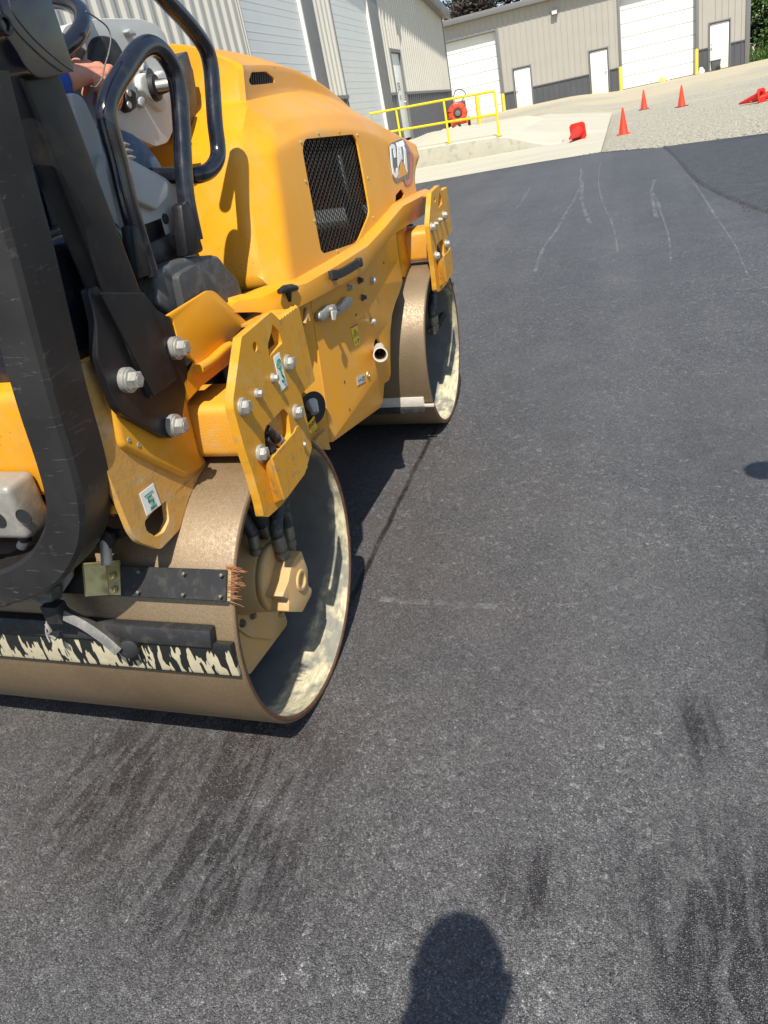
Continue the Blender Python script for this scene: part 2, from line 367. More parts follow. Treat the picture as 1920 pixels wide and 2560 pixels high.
# ---- outer support plate (drawn once in its own frame, used for both drums)
X1 = .020
def support(front):
    """near plate traced on x=-.015; the front drum's twin is the same plate moved forward"""
    out = c1((345, 640), (590, 430), (665, 500))
    a, e = Vector((665, 500)), Vector((820, 385)); nt = 7
    for k in range(nt):
        p = a.lerp(e, (k+.35)/nt); q = a.lerp(e, (k+.65)/nt); r = a.lerp(e, (k+1)/nt)
        out += c1((p.x, p.y-9), (q.x+2, q.y-12), (r.x, r.y+5))
    out += c1((955, 1000), (840, 1115), (905, 1400), (928, 1560), (905, 1650))
    out += [(762, 1185), (705, 1262), (672, 1292), (660, 1292), (654, 1262), (633, 1186), (611, 1120), (584, 1021), (583, 1000)]
    O = rc([on(p, X1) for p in out], .004, 2)
    h1 = rc([on(p, X1) for p in c1((600, 530), (655, 590), (684, 690), (640, 735), (575, 805), (563, 700), (590, 600))], .004, 2)
    h2 = [on(p, X1) for p in c1((690, 1230), (733, 1275), (755, 1440), (730, 1520), (600, 1640), (545, 1570), (532, 1430), (548, 1380))]
    cc = on((500+457/3.318, 650+720/3.318), X1); h3 = [cc+Vector((0, math.cos(t)*.0105, math.sin(t)*.0105)) for t in [2*math.pi*i/20 for i in range(20)]]
    pl = B().prism([O, h1, rc(h2, .006, 2), h3], (-.020, 0, 0)).make('support_plate', M['yellow_plate'], rr, bevel=.0015, seg=1)
    # lower hose guard bent from sheet
    X3 = X1+.037
    g = B()
    g.prism([[on(p, X3) for p in c1((600, 1640), (785, 1425), (800, 1385), (822, 1372), (835, 1400), (895, 1720), (700, 1985))]], (-.004, 0, 0))
    A = [on(p, X3) for p in c1((600, 1640), (700, 1985))]; Bq = [on(p, X1+.004) for p in c1((552, 1700), (632, 2015))]
    g.prism([[A[0], A[1], Bq[1], Bq[0]]], (-.004, -.002, 0))
    g.make('hose_guard', M['yellow_plate'], pl, bevel=.001, seg=1)
    for p, r in (((750, 855), .0150), ((378, 1218), .0150), ((820, 1262), .0148), ((525, 1605), .0150)):
        P = on(c1(p)[0], X1+.008); P.x = X1; bolt(P, r, .014, parent=pl, rot=0)
    for p, r in (((622, 980), .0085), ((490, 1108), .0085)):
        P = on(c1(p)[0], X1+.006); P.x = X1; bolt(P, r, .010, parent=pl)
    P = on(c1((866, 1530))[0], X1+.006); P.x = X1; bolt(P, .006, .006, parent=pl)
    P = on(c1((628, 1832))[0], X1+.012); P.x = X1+.006; bolt(P, .007, .007, parent=pl)
    # step tread with teeth behind the top of the plate
    st = B(); q0 = on(c1((665, 500))[0], X1-.021); q1 = on(c1((820, 385))[0], X1-.021); n = 8
    top = []
    for k in range(n):
        p = q0.lerp(q1, k/n); q = q0.lerp(q1, (k+.5)/n); top += [p+Vector((0, 0, .008)), q+Vector((0, 0, -.002))]
    top.append(q1); low = [q1+Vector((0, 0, -.02)), q0+Vector((0, 0, -.02))]
    st.prism([top+low], (-.004, 0, 0)); d = q1-q0
    st.prism([[q0+Vector((0, 0, -.004)), q1+Vector((0, 0, -.004)), q1+Vector((-.12, 0, -.004)), q0+Vector((-.12, 0, -.004))]], (0, 0, -.006))
    st.make('step_tread', M['yellow_plate'], pl, smooth=20)
    # motor with its carrier
    mo = motor(pl)
    hoses(pl)
    return pl
def motor(pl):
    ax = Vector((0, 0, .36)); x = Vector((1, 0, 0))
    b = B()
    b.lathe(ax, x, [(-.30, .15), (-.285, .155), (-.27, .15), (-.27, .105), (-.175, .105)], 48)
    tri = [on(p, -.178) for p in c2((285, 1230), (300, 1420), (385, 1712), (700, 1290), (640, 1130), (400, 1000))]
    b.prism([rc(tri, .02, 4)], (-.012, 0, 0))
    sq = [on(p, -.168) for p in c2((290, 1180), (300, 1330), (400, 1400), (595, 1420), (600, 1180), (400, 1050))]
    b.prism([rc(sq, .02, 4)], (-.010, 0, 0))
    c = b.make('motor_carrier', M['motor'], pl, bevel=.002)
    for dy, dz in ((-.118, .0), (-.108, -.055), (-.075, -.10), (-.02, -.118), (.045, -.115)):
        bolt((-.168, dy, .36+dz), .0085, .008, parent=c, mat='fitting')
    m = B()
    m.lathe(ax, x, [(-.17, .100), (-.155, .104), (-.13, .095), (-.095, .092), (-.092, .0885), (-.088, .0885), (-.085, .092), (-.075, .092), (-.070, .087)], 56)
    mo = m.make('drum_motor', M['motor'], pl, smooth=40, bevel=.001, seg=1)
    # cast end block
    X = -.022
    blk = [on(p, X) for p in c2((745, 790), (800, 715), (850, 860), (855, 990), (885, 1020), (882, 1060), (810, 1200), (700, 1200), (705, 1100), (650, 1080), (700, 960), (715, 870))]
    e = B().prism([rc(blk, .006, 3)], (-.052, 0, 0))
    e.make('motor_end_block', M['motor'], mo, bevel=.006, seg=3)
    cc = on(c2((797, 950))[0], X)
    e = B().lathe(cc, x, [(-.004, .030), (.003, .030), (.005, .028), (.005, .020), (-.001, .017), (-.001, .0001)], 32)
    e.make('end_boss', M['motor'], mo, bevel=.001)
    for p in ((660, 1000), (628, 1222), (560, 990), (600, 860)):
        q = on(c2(p)[0], -.07); B().lathe(q, x, [(0, .008), (.010, .008), (.011, .006), (.004, .0035), (.004, .0001)], 20).make('cap_screw', M['motor'], mo, smooth=40)
    e = B(); q = on(c2((750, 1030))[0], -.05); e.box(q+Vector((-.03, -.014, -.008)), q+Vector((.012, .016, .016))); e.make('motor_port', M['motor'], mo, bevel=.004)
    return mo
def hoses(pl):
    def fit(a, b_, name, par, r=.014):
        a = Vector(a); b_ = Vector(b_); d = (b_-a); L = d.length; o = B()
        o.lathe(a, d, [(0, r*.95), (L*.2, r*.95), (L*.21, r*1.2), (L*.42, r*1.2), (L*.43, r*.9), (L*.5, r*.9), (L*.51, r*1.15), (L*.97, r*1.1), (L, r*.9)], 6 if 0 else 18)
        return o.make(name, M['fitting'], par, smooth=30, bevel=.0008, seg=1)
    specs = [((415, 590), (455, 780), -.10, .0125, None), ((490, 530), (530, 660), -.14, .0115, None),
             ((610, 600), (665, 800), -.055, .0155, [(600, 520), (612, 380), (650, 250), (690, 150), (650, -120)]), ((690, 520), (722, 720), -.060, .0135, [(668, 420), (668, 320), (700, 200), (715, 60), (700, -100)])]
    for a, e, x, r, path in specs:
        f = fit(on(c2(e)[0], x), on(c2(a)[0], x), 'hose_fitting', pl, r)
        if path:
            pts = [on(c2(a)[0], x)]+[on(c2(p)[0], x-.003*i) for i, p in enumerate(path)]
        else:
            A = on(c2(a)[0], x); pts = [A, A+Vector((-.02, .0, .06)), A+Vector((-.06, .02, .12)), A+Vector((-.12, .05, .16))]
        B().tube(smooth_path(pts, 6), r*1.12, 16).make('hydraulic_hose', M['hose'], pl, smooth=60)
sp = support(False); sp.name = 'support_plate'
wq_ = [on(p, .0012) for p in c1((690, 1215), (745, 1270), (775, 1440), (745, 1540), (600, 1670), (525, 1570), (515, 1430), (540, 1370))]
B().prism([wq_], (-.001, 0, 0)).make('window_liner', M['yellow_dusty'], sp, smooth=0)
# hoses seen through the window of the near plate
for p0, p1, r in (((545, 1400), (700, 1540), .0115), ((540, 1490), (640, 1640), .0105)):
    a = on(c1(p0)[0], .008); e = on(c1(p1)[0], .012); m = a.lerp(e, .62)
    B().tube([a, m], r, 16).make('hydraulic_hose', M['hose'], sp, smooth=60)
    B().lathe(m, e-m, [(0, r*1.05), (.02, r*1.1), (.06, r*.95)], 18).make('hose_fitting', M['zinc'], sp, smooth=40)
# lifting sign on the near plate
def sticker(name, pts, x, parent, mat='white', th=.0012):
    P = [on(p, x) for p in pts]; return B().prism([P], (th, 0, 0)).make(name, M[mat], parent, smooth=0), P
s_, P = sticker('lifting_sign', c1((608, 808), (655, 765), (722, 1040), (672, 1090)), X1+.0005, sp)
def bil(P, u, v): return (P[0].lerp(P[1], u)).lerp(P[3].lerp(P[2], u), v)
def stroke(P, pts, wd, par, mat='green', closed=False, x=.0018):
    q = [bil(P, u, v)+Vector((x, 0, 0)) for u, v in pts]
    if closed: q.append(q[0]); q.append(q[1])
    B().tube(q, wd, 6, flat=(wd, .0004), up=Vector((1, 0, 0))).make('sign_mark', M[mat], par, smooth=0) if 0 else B().tube(q, wd, 6).make('sign_mark', M[mat], par, smooth=60)
circ = [(.5+.36*math.cos(t), .26+.13*math.sin(t)) for t in [2*math.pi*i/18 for i in range(18)]]
stroke(P, circ, .0009, s_, closed=True)
stroke(P, [(.5, .16), (.28, .25), (.42, .25), (.42, .34), (.6, .34), (.6, .25), (.74, .25), (.5, .16)], .0008, s_)
stroke(P, [(.5, .40), (.52, .55), (.55, .62), (.72, .68), (.7, .78), (.5, .8), (.36, .72)], .0021, s_)
stroke(P, [(.62, .93), (.85, .93)], .0008, s_)

# front drum support: same parts moved forward and slightly outward
sp2 = copy_tree(sp, rr)
sp2.location = (0.0, 1.85, .0)
for ch in list(sp2.children):
    if ch.name.startswith('motor_carrier'):
        for g_ in list(ch.children): bpy.data.objects.remove(g_)
        bpy.data.objects.remove(ch); continue
    if ch.name.startswith(('lifting_sign', 'drum_motor')):
        for g_ in list(ch.children):
            for k_ in list(g_.children): bpy.data.objects.remove(k_)
            bpy.data.objects.remove(g_)
        bpy.data.objects.remove(ch)

# ---- cross beams
def beam(dy, dz, name='cross_beam', xl=-.52):
    xa = X1-.021
    yf = -.075+dy; yb = .085+dy; z0 = .735+dz; z1 = .862+dz
    b = B(); b.box((xl, yf, z0), (xa, yb, z1)); return b.make(name, M['yellow_cast'], rr, bevel=.022, seg=4)
beam(0, 0)
B().box((X1-.026, -.080, .72), (X1-.0205, .09, .87)).make('shim_plate', M['zinc'], rr, bevel=.001, seg=1)

# ---- rear frame bracket (near)
XT = -.13
fr = B()
lower = [(185, 919), (196, 912), (243, 893)]
outl = [(185, 919), (251, 1137), (328, 1328), (347, 1355), (401, 1374), (449, 1324), (471, 1247), (498, 1189), (517, 1160), (501, 1133), (470, 1000), (440, 900), (300, 850), (240, 893)]
hole = [on(p, XT-.012) for p in c3((1080, 390), (1098, 520), (1062, 600), (1010, 628), (950, 590), (935, 530), (985, 470))]
fr.prism([rc([on(p, XT-.012) for p in outl], .010, 3), rc(hole, .006, 2)], (-.014, 0, 0))
rf = fr.make('rear_frame', M['yellow_dusty'], rr, bevel=.0015, seg=1)
bx = [(256, 922), (309, 1119), (386, 1158), (467, 1196), (503, 1177), (517, 1160), (501, 1133), (470, 1000), (440, 900), (330, 860), (262, 893)]
B().prism([[on(p, XT) for p in bx]], (-.20, 0, 0)).make('frame_box', M['yellow_plate'], rf, bevel=.016, seg=4)
for p in ((834, 1556), (898, 1588)):
    q = on(cB(p)[0], XT); B().lathe(q, (1, 0, 0), [(-.002, .005), (.001, .005), (.0015, .003), (.0002, .003), (.0002, .0001)], 16).make('small_screw', M['zinc'], rf, smooth=30)
s2, P = sticker('tie_down_sign', c3((902, 350), (990, 280), (1040, 420), (950, 490)), XT-.0115, rf, 'white')
P = [P[0], P[1], P[2], P[3]]
stroke(P, [(.62, .36), (.36, .36), (.36, .56), (.62, .56), (.62, .78), (.34, .80)], .0020, s2)
stroke(P, [(.2, .22), (.8, .22)], .0008, s2); stroke(P, [(.3, .88), (.74, .88)], .0012, s2)
# upper fender plate
fp = c4((150, 860), (520, 630), (555, 625), (592, 637), (620, 660), (905, 935), (840, 985), (778, 1050), (765, 1130), (720, 1170), (430, 1350), (405, 1290), (300, 1230), (240, 1060), (200, 900))
B().prism([rc([on(p, -.105) for p in fp], .006, 3)], (-.008, 0, 0)).make('fender_plate', M['yellow'], rf, bevel=.002, seg=2)
q = [on(p, -.095) for p in c4((440, 1368), (560, 1290), (680, 1180), (735, 1150))]
B().tube(smooth_path(q, 4), .011, 14).make('fender_lip', M['yellow'], rf, smooth=60)
gs = [on(p, -.108) for p in c4((405, 1290), (760, 1060), (760, 1300), (470, 1530), (335, 1680), (300, 1500))]
B().prism([gs], (-.006, 0, 0)).make('fender_gusset', M['yellow'], rf, bevel=.002, seg=1)

# ---- rollover post and its bolted foot
XR = -.108
foot = [(220, 722), (243, 712), (262, 735), (300, 790), (359, 728), (395, 775), (424, 793), (440, 822), (450, 850), (461, 890), (470, 925), (468, 965), (455, 1059), (448, 1085), (430, 1096), (415, 1095), (309, 1036), (292, 1018), (243, 893), (241, 809), (232, 770)]
ft = B().prism([rc([on(p, XR) for p in foot], .006, 2)], (-.018, 0, 0)).make('rollover_foot', M['black'], rr, bevel=.002, seg=1)
for p in ((1180, 958), (870, 1165), (1170, 1460)):
    P_ = on(cB(p)[0], XR+.02); P_.x = XR
    o = B(); x = Vector((1, 0, 0)); r = .0165
    o.lathe(P_, x, [(0, .0235), (.012, .0235), (.0125, .0185)], 32); o.lathe(P_, x, [(.012, .0205), (.016, .0205), (.0165, .017)], 32); o.lathe(P_, x, [(.016, r), (.030, r), (.032, r*.85)], 6)
    o.lathe(P_+x*.032, x, [(-.001, r*.62), (.001, r*.6), (.001, .0001)], 18)
    o.make('bolt', M['zinc'], ft, smooth=30)
e0 = on((378, 998), -.10); e1 = on((420, 960), -.10)
def post_pt(px, x=-.10): return on(px, x)
pr0 = post_pt((378, 1005)); pr1 = post_pt((438, 950)); w = .10
Lb = post_pt((378, 1000)); Lt = post_pt((127, 380)); Rb = post_pt((438, 945)); Rt = post_pt((226, 380))
k = (2.15-Lb.z)/(Lt.z-Lb.z); LT = Lb.lerp(Lt, k); k = (2.15-Rb.z)/(Rt.z-Rb.z); RT = Rb.lerp(Rt, k)
post = B().prism([[Lb, Rb, RT, LT]], (-.048, 0, 0)).make('rollover_post', M['black'], rr, bevel=.009, seg=3)
B().prism([[on(p, -.10) for p in cB((640, 600), (925, 600), (1140, 1155), (985, 1275))]], (.004, 0, 0)).make('post_weld_patch', M['black'], post, bevel=.003, seg=1)
hin = [(-10, -120), (100, -120), (129, 0), (188, 175), (160, 187), (125, 193), (105, 196), (85, 190), (62, 165), (40, 125), (15, 90), (-40, 60)]
hb = B().prism([rc([on(p, -.078) for p in hin], .008, 3)], (-.10, 0, 0)).make('post_hinge', M['black_gloss'], post, bevel=.006, seg=3)
q = on((12, 62), -.076); B().lathe(q, (1, 0, 0), [(-.004, .014), (.003, .013), (.003, .009), (-.003, .008), (-.003, .0001)], 24).make('hinge_pin', M['black'], hb, smooth=40)
cab = [on(p, -.068) for p in ((15, -30), (30, 25), (65, 75), (100, 112), (150, 155), (182, 178))]
B().tube(smooth_path(cab, 5), .0016, 8).make('pull_cord', M['plastic_dark'], hb, smooth=60)
lp = [on(p, -.13) for p in ((215, 28), (245, 48), (268, 68), (277, 95), (272, 130), (262, 165), (255, 195), (240, 217), (228, 215))]
B().tube(smooth_path(lp, 5), .0014, 8).make('loose_wire', M['arm'], hb, smooth=60)
# opposite post
op = B().box((-1.10, Lb.y, .85), (-1.05, Lb.y+.10, 2.15)).make('rollover_post', M['black'], rr, bevel=.009, seg=3)
B().box((-1.10, LT.y, 2.15), (-.10, LT.y+.10, 2.2)).make('rollover_crossbar', M['black'], rr, bevel=.01, seg=3)

# ---- tail guard hoop
yh = -.41
hp = [on(p, yh, 1) for p in ((-90, 180), (-30, 400), (35, 620), (95, 850), (138, 1010), (175, 1130), (195, 1215), (198, 1285), (183, 1335), (150, 1385), (100, 1420), (40, 1440), (-40, 1452))]
hp = [Vector((p.x, yh, p.z)) for p in hp]
hp.append(Vector((-1.0, yh, hp[-1].z-.002)))
B().tube(smooth_path(hp, 5), .05, 32, flat=(.050, .040), up=Vector((0, 1, 0))).make('tail_guard', M['guard'], rr, smooth=22)

# ---- hood
def P(p, x): return on(p, x)
def V(*a): return Vector(a)
D_ = [on(p, x) for p, x in (((607, 262), -.215), ((690, 303), -.165), ((748, 290), -.165), ((812, 281), -.165), ((882, 285), -.165), ((932, 302), -.170), ((985, 332), -.178), ((1042, 362), -.19))]
E_ = [on(p, x) for p, x in (((612, 254), -.235), ((640, 247), -.260), ((680, 238), -.270), ((738, 226), -.275), ((797, 235), -.28), ((858, 256), -.285))]
F_ = [on(p, x) for p, x in (((604, 161), -.240), ((628, 163), -.266), ((682, 160), -.276), ((745, 174), -.284), ((802, 206), -.29), ((852, 244), -.295))]
C__ = [on(p, x) for p, x in (((584, 378), -.20), ((684, 378), -.130), ((752, 334), -.128), ((822, 324), -.128), ((892, 324), -.13), ((937, 338), -.132), ((987, 364), -.142), ((1050, 392), -.155))]
AB = [(on((648, 730), -.15), on((614, 540), -.175)), (on((729, 722), -.084), on((702, 500), -.108))]
for y, za, zb in ((.78, .925, 1.12), (1.04, .925, 1.12), (1.32, .94, 1.12), (1.53, .945, 1.11), (1.82, .93, 1.09), (2.17, .92, 1.03)):
    k = (-.098 if y > 1.7 else -.082) if y < 2 else -.125
    AB.append((V(k, y, za), V(k-.022, y+.02, zb)))
cols = []
for i in range(8):
    a, b_ = AB[i]; c, d = C__[i], D_[i]
    if i < 6: e, f_ = E_[i], F_[i]
    else: e = V(-.29, d.y+.02, d.z+(.045, .035)[i-6]); f_ = V(-.32, d.y+.03, d.z+(.062, .05)[i-6])
    g_ = V(-.40, f_.y+.01, f_.z+(.085, .078, .066, .052, .04, .03, .015, .01)[i]); h_ = V(-.6, g_.y, g_.z+.012)
    cols.append([a, b_, c, d, e, f_, g_, h_])
c7_ = cols[-1]; cols.append([V(p.x-.05+.02*(i_ > 3), p.y+.05, p.z-.035*(i_ > 1)) for i_, p in enumerate(c7_)])
nr = len(cols[0]); full = []
for c in cols: full.append(c+[V(-1.2-p.x, p.y, p.z) for p in reversed(c[:-1])])
nf = len(full[0]); vs = [p for c in full for p in c]; fs = []
for i in range(len(full)-1):
    for j in range(nf-1): fs.append((i*nf+j, i*nf+j+1, (i+1)*nf+j+1, (i+1)*nf+j))
for base in (0, (len(full)-1)*nf):
    for j in range(nr-2): fs.append((base+j, base+j+1, base+nf-2-j, base+nf-1-j))
    fs.append((base+nr-2, base+nr-1, base+nr))
for i in range(len(full)-1): fs.append((i*nf, (i+1)*nf, (i+1)*nf+nf-1, i*nf+nf-1))
me = bpy.data.meshes.new('hood'); me.from_pydata([tuple(v) for v in vs], [], fs)
bm = bmesh.new(); bm.from_mesh(me); bmesh.ops.recalc_face_normals(bm, faces=bm.faces)
cl = bm.edges.layers.float.new('crease_edge')
bm.verts.ensure_lookup_table()
def crz(a, b_, v):
    e = bm.edges.get((bm.verts[a], bm.verts[b_]))
    if e: e[cl] = v
for i in range(len(full)):
    for j in range(nf-1):
        if i == 0: crz(j, j+1, .95)
        if i == 1 and (j < 3 or j >= nf-4): crz(i*nf+j, i*nf+j+1, .95)
        if i == 5 and (j < 2 or j >= nf-3): crz(i*nf+j, i*nf+j+1, .8)
        if i >= 7: crz(i*nf+j, i*nf+j+1, .95)
        if i == 0 or i == len(full)-1: pass
for i in range(len(full)-1):
    for j, v in ((0, 1.0), (2, .6), (3, .65), (4, .8), (5, .95), (nf-1, 1.0), (nf-6, .95), (nf-5, .8), (nf-4, .65), (nf-3, .6)):
        crz(i*nf+j, (i+1)*nf+j, (1.0 if i == 0 and j in (2, nf-3) else v))
for j in range(nf):
    pass
bm.to_mesh(me); bm.free()
hood = bpy.data.objects.new('hood', me); place(hood, rr); me.materials.append(M['yellow'])
mm = hood.modifiers.new('u', 'SUBSURF'); mm.levels = 3; mm.render_levels = 3
bake(hood)
from mathutils.bvhtree import BVHTree
bmh = bmesh.new(); bmh.from_mesh(hood.data); HB = BVHTree.FromBMesh(bmh)
FP = cols[6][1]; nF = V(1, 0, 0)
def onhood(px, off=.003):
    d = ray(px, RM).normalized(); h = HB.ray_cast(CM, d)
    if h[0] is None: return onpl(px, FP, nF)
    n = h[1] if h[1].dot(d) < 0 else -h[1]
    return h[0]+n*off
def cutter(pts, r=.02, n=4):
    hs_ = [onhood(p, 0) for p in pts]; c = sum(hs_, Vector())/len(hs_)
    # plane of the surface under the outline
    nn_ = Vector()
    for i in range(len(hs_)): nn_ += (hs_[i]-c).cross(hs_[(i+1) % len(hs_)]-c)
    nn_.normalize(); nn_ = nn_ if nn_.x > 0 else -nn_
    Q = [onpl(p, c, nn_)+nn_*.05 for p in pts]
    return B().prism([rc(Q, r, n)], -nn_*.11).make('cutter', M['void'], None, smooth=0)
meshpx = c6((62, 560), (75, 560), (110, 520), (585, 480), (640, 540), (690, 880), (760, 1250), (752, 1310), (660, 1560), (280, 1680), (240, 1640), (100, 850), (62, 640))
meshpx = c6((85, 530), (600, 478), (640, 560), (760, 1260), (752, 1320), (640, 1600), (300, 1715), (262, 1690), (100, 850), (62, 640))
cut(hood, cutter(meshpx, .03, 5))
ventpx = c9((838, 520), (880, 415), (1070, 405), (1165, 490), (1172, 555), (880, 583), (850, 560))
cut(hood, cutter(ventpx, .006, 3))
slotpx = c6((1030, 1185), (1035, 1110), (1085, 1050), (1100, 1052), (1125, 1100), (1112, 1135))
cut(hood, cutter(slotpx, .004, 2))
bm = bmesh.new(); bm.from_mesh(hood.data); bmesh.ops.delete(bm, geom=[f for f in bm.faces if f.normal.z < -.7 and f.calc_center_median().z < 1.0], context='FACES'); bm.to_mesh(hood.data); bm.free()
mm = hood.modifiers.new('s', 'SOLIDIFY'); mm.thickness = .006; mm.offset = -1
bake(hood)
hood.data.materials.clear(); hood.data.materials.append(M['yellow'])
hood.data.shade_smooth(); hood.data.set_sharp_from_angle(angle=math.radians(30))
# hood side plane for things lying in it
Pa, Pb, Pc = [onhood(p_, 0) for p_ in c6((40, 700), (690, 700), (330, 1690))]; nH = (Pb-Pa).cross(Pc-Pa).normalized(); nH = nH if nH.x > 0 else -nH
# honeycomb grille
gpts = [onpl(p, Pa-nH*.011, nH) for p in meshpx]
ey = (Pb-Pa).normalized(); ez = nH.cross(ey)
def inside(p, poly):
    r = False
    for i in range(len(poly)):
        a, b_ = poly[i-1], poly[i]
        if (a[1] > p[1]) != (b_[1] > p[1]) and p[0] < (b_[0]-a[0])*(p[1]-a[1])/(b_[1]-a[1])+a[0]: r = not r
    return r
O_ = Pa-nH*.011; poly2 = [((p-O_).dot(ey), (p-O_).dot(ez)) for p in gpts]
g = B(); s = .0118; wv = .0012
ymin = min(p[0] for p in poly2)-.03; ymax = max(p[0] for p in poly2)+.03; zmin = min(p[1] for p in poly2)-.03; zmax = max(p[1] for p in poly2)+.03
poly2b = [(sum(p[0] for p in poly2)/len(poly2)+(p[0]-sum(q[0] for q in poly2)/len(poly2))*1.02, sum(p[1] for p in poly2)/len(poly2)+(p[1]-sum(q[1] for q in poly2)/len(poly2))*1.02) for p in poly2]
i = 0; u = ymin
while u < ymax:
    v = zmin+(s*.866 if i % 2 else 0)
    while v < zmax:
        if inside((u, v), poly2b):
            for k in range(3):
                t0 = math.pi/3*k; t1 = t0+math.pi/3
                a = O_+ey*(u+s*math.cos(t0))+ez*(v+s*math.sin(t0)); b_ = O_+ey*(u+s*math.cos(t1))+ez*(v+s*math.sin(t1))
                d = (b_-a).normalized(); w_ = nH.cross(d)*wv
                g.add([a-w_, b_-w_, b_+w_, a+w_, a-w_-nH*.003, b_-w_-nH*.003, b_+w_-nH*.003, a+w_-nH*.003], [(0, 1, 2, 3), (0, 4, 5, 1), (3, 2, 6, 7)])
        v += s*1.732
    u += s*1.5; i += 1
g.make('mesh_grille', M['black'], hood, smooth=0)
# engine behind the grille
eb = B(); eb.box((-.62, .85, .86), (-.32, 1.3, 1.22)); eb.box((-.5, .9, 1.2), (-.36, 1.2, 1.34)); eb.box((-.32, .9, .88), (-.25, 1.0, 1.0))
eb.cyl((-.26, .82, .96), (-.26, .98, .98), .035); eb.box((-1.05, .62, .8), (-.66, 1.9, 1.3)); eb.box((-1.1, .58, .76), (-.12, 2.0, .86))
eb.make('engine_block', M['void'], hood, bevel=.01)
mu = [onpl(p, Pa-nH*.12, nH) for p in c6((430, 700), (520, 1040), (600, 1250), (680, 1500), (720, 1620))]
B().tube(smooth_path(mu, 5), [.035]*21, 24).make('exhaust_shield', M['bright_tube'], hood, smooth=60)
# top vent slats
vp = [onhood(p, -.010) for p in ventpx]; vx = sum(p.x for p in vp)/len(vp)-.004; y0_, y1_ = min(p.y for p in vp), max(p.y for p in vp); z0_, z1_ = min(p.z for p in vp), max(p.z for p in vp)
sl = B(); n = 17
for k in range(n):
    y = y0_-.02+(y1_-y0_+.03)*k/(n-1); sl.add([(vx, y, z0_-.01), (vx, y+.004, z0_-.01), (vx, y+.024, z1_+.01), (vx, y+.020, z1_+.01), (vx-.008, y, z0_-.01), (vx-.008, y+.004, z0_-.01), (vx-.008, y+.024, z1_+.01), (vx-.008, y+.020, z1_+.01)], [(0, 1, 2, 3), (0, 3, 7, 4), (1, 5, 6, 2)])
sl.make('vent_slats', M['plastic_dark'], hood, smooth=0)
B().box((vx-.035, y0_-.03, z0_-.02), (vx-.02, y1_+.03, z1_+.012)).make('vent_back', M['void'], hood, smooth=0)
# screws round the grille
for p in c6((52, 562), (232, 470), (446, 452), (638, 488), (746, 935), (803, 1342), (672, 1632), (192, 1378), (100, 968)):
    q = onhood(p, 0); B().lathe(q, nH, [(-.004, .006), (.001, .006), (.003, .004), (.003, .0001)], 14).make('grille_screw', M['brass'], hood, smooth=40)
for p in c6((430, 1690),):
    q = onpl(p, Pa, nH); B().lathe(q, nH, [(-.004, .006), (.001, .006), (.003, .004), (.003, .0001)], 14).make('grille_screw', M['brass'], hood, smooth=40)
# hood ledge (flange) running along the side and round the back
inn = [(560, 742), (620, 733), (664, 714), (735, 699), (815, 655), (893, 608), (938, 562), (985, 509), (1062, 472)]
outp = [(560, 756), (624, 748), (676, 730), (745, 717), (823, 678), (907, 634), (955, 580), (1000, 532), (1068, 492)]
bot = [(560, 782), (640, 780), (700, 786), (755, 764), (830, 725), (908, 683), (950, 625), (985, 585), (1062, 535)]
XI = [-.145, -.13, -.10, -.084, -.083, -.083, -.084, -.088, -.125]; XO = [-.13, -.10, -.06, -.045, -.045, -.045, -.045, -.050, -.09]
A_ = [on(p, x) for p, x in zip(inn, XI)]; B_ = [p+V(.036, -.004, -.012) for p in A_]; C_ = [on(p, b_.x) for p, b_ in zip(bot, B_)]
Ai = [p+V(-.03, 0, -.006) for p in A_]; Ci = [p+V(-.006, 0, 0) for p in C_]
rows = [Ai, A_, B_, C_, Ci]
# rear run of the ledge across the machine
vs = []; 
for r_ in rows:
    p0 = r_[0]; vs += [V(-1.05, p0.y, p0.z)]+[p for p in r_]
m_ = len(rows[0])+1; fs = [(i*m_+j, i*m_+j+1, (i+1)*m_+j+1, (i+1)*m_+j) for i in range(len(rows)-1) for j in range(m_-1)]
mkobj('hood_ledge', vs, fs, M['yellow'], hood, bevel=.006, seg=3, solid=.003)
# black pull handle
hk = [on(p, -.03) for p in c5((850, 345), (900, 340), (960, 315), (1020, 280), (1065, 250))]
B().tube(smooth_path(hk, 4), .009, 12, flat=(.012, .007), up=V(0, 0, 1)).make('pull_handle', M['rubber'], hood, smooth=40)
for p, w_ in (((860, 345), .02), ((1055, 245), .018)):
    q = on(c5(p)[0], -.047); B().box(q+V(-.004, -w_*.6, -.014), q+V(.020, w_*.6, .014)).make('handle_foot', M['rubber'], hood, bevel=.005, seg=3)
# T-handle latch
q = on(c5((515, 545))[0], -.06); tq = on(c5((515, 460))[0], -.05)
lt = B().tube([q, q.lerp(tq, .6), tq], .008, 12).make('rubber_latch', M['rubber'], hood, smooth=50)
a = on(c5((440, 462))[0], -.05); e = on(c5((575, 437))[0], -.05)
B().tube([a+V(0, 0, -.004), a.lerp(e, .3), a.lerp(e, .7), e+V(0, 0, -.003)], [.007, .010, .010, .007], 12).make('latch_grip', M['rubber'], lt, smooth=60)
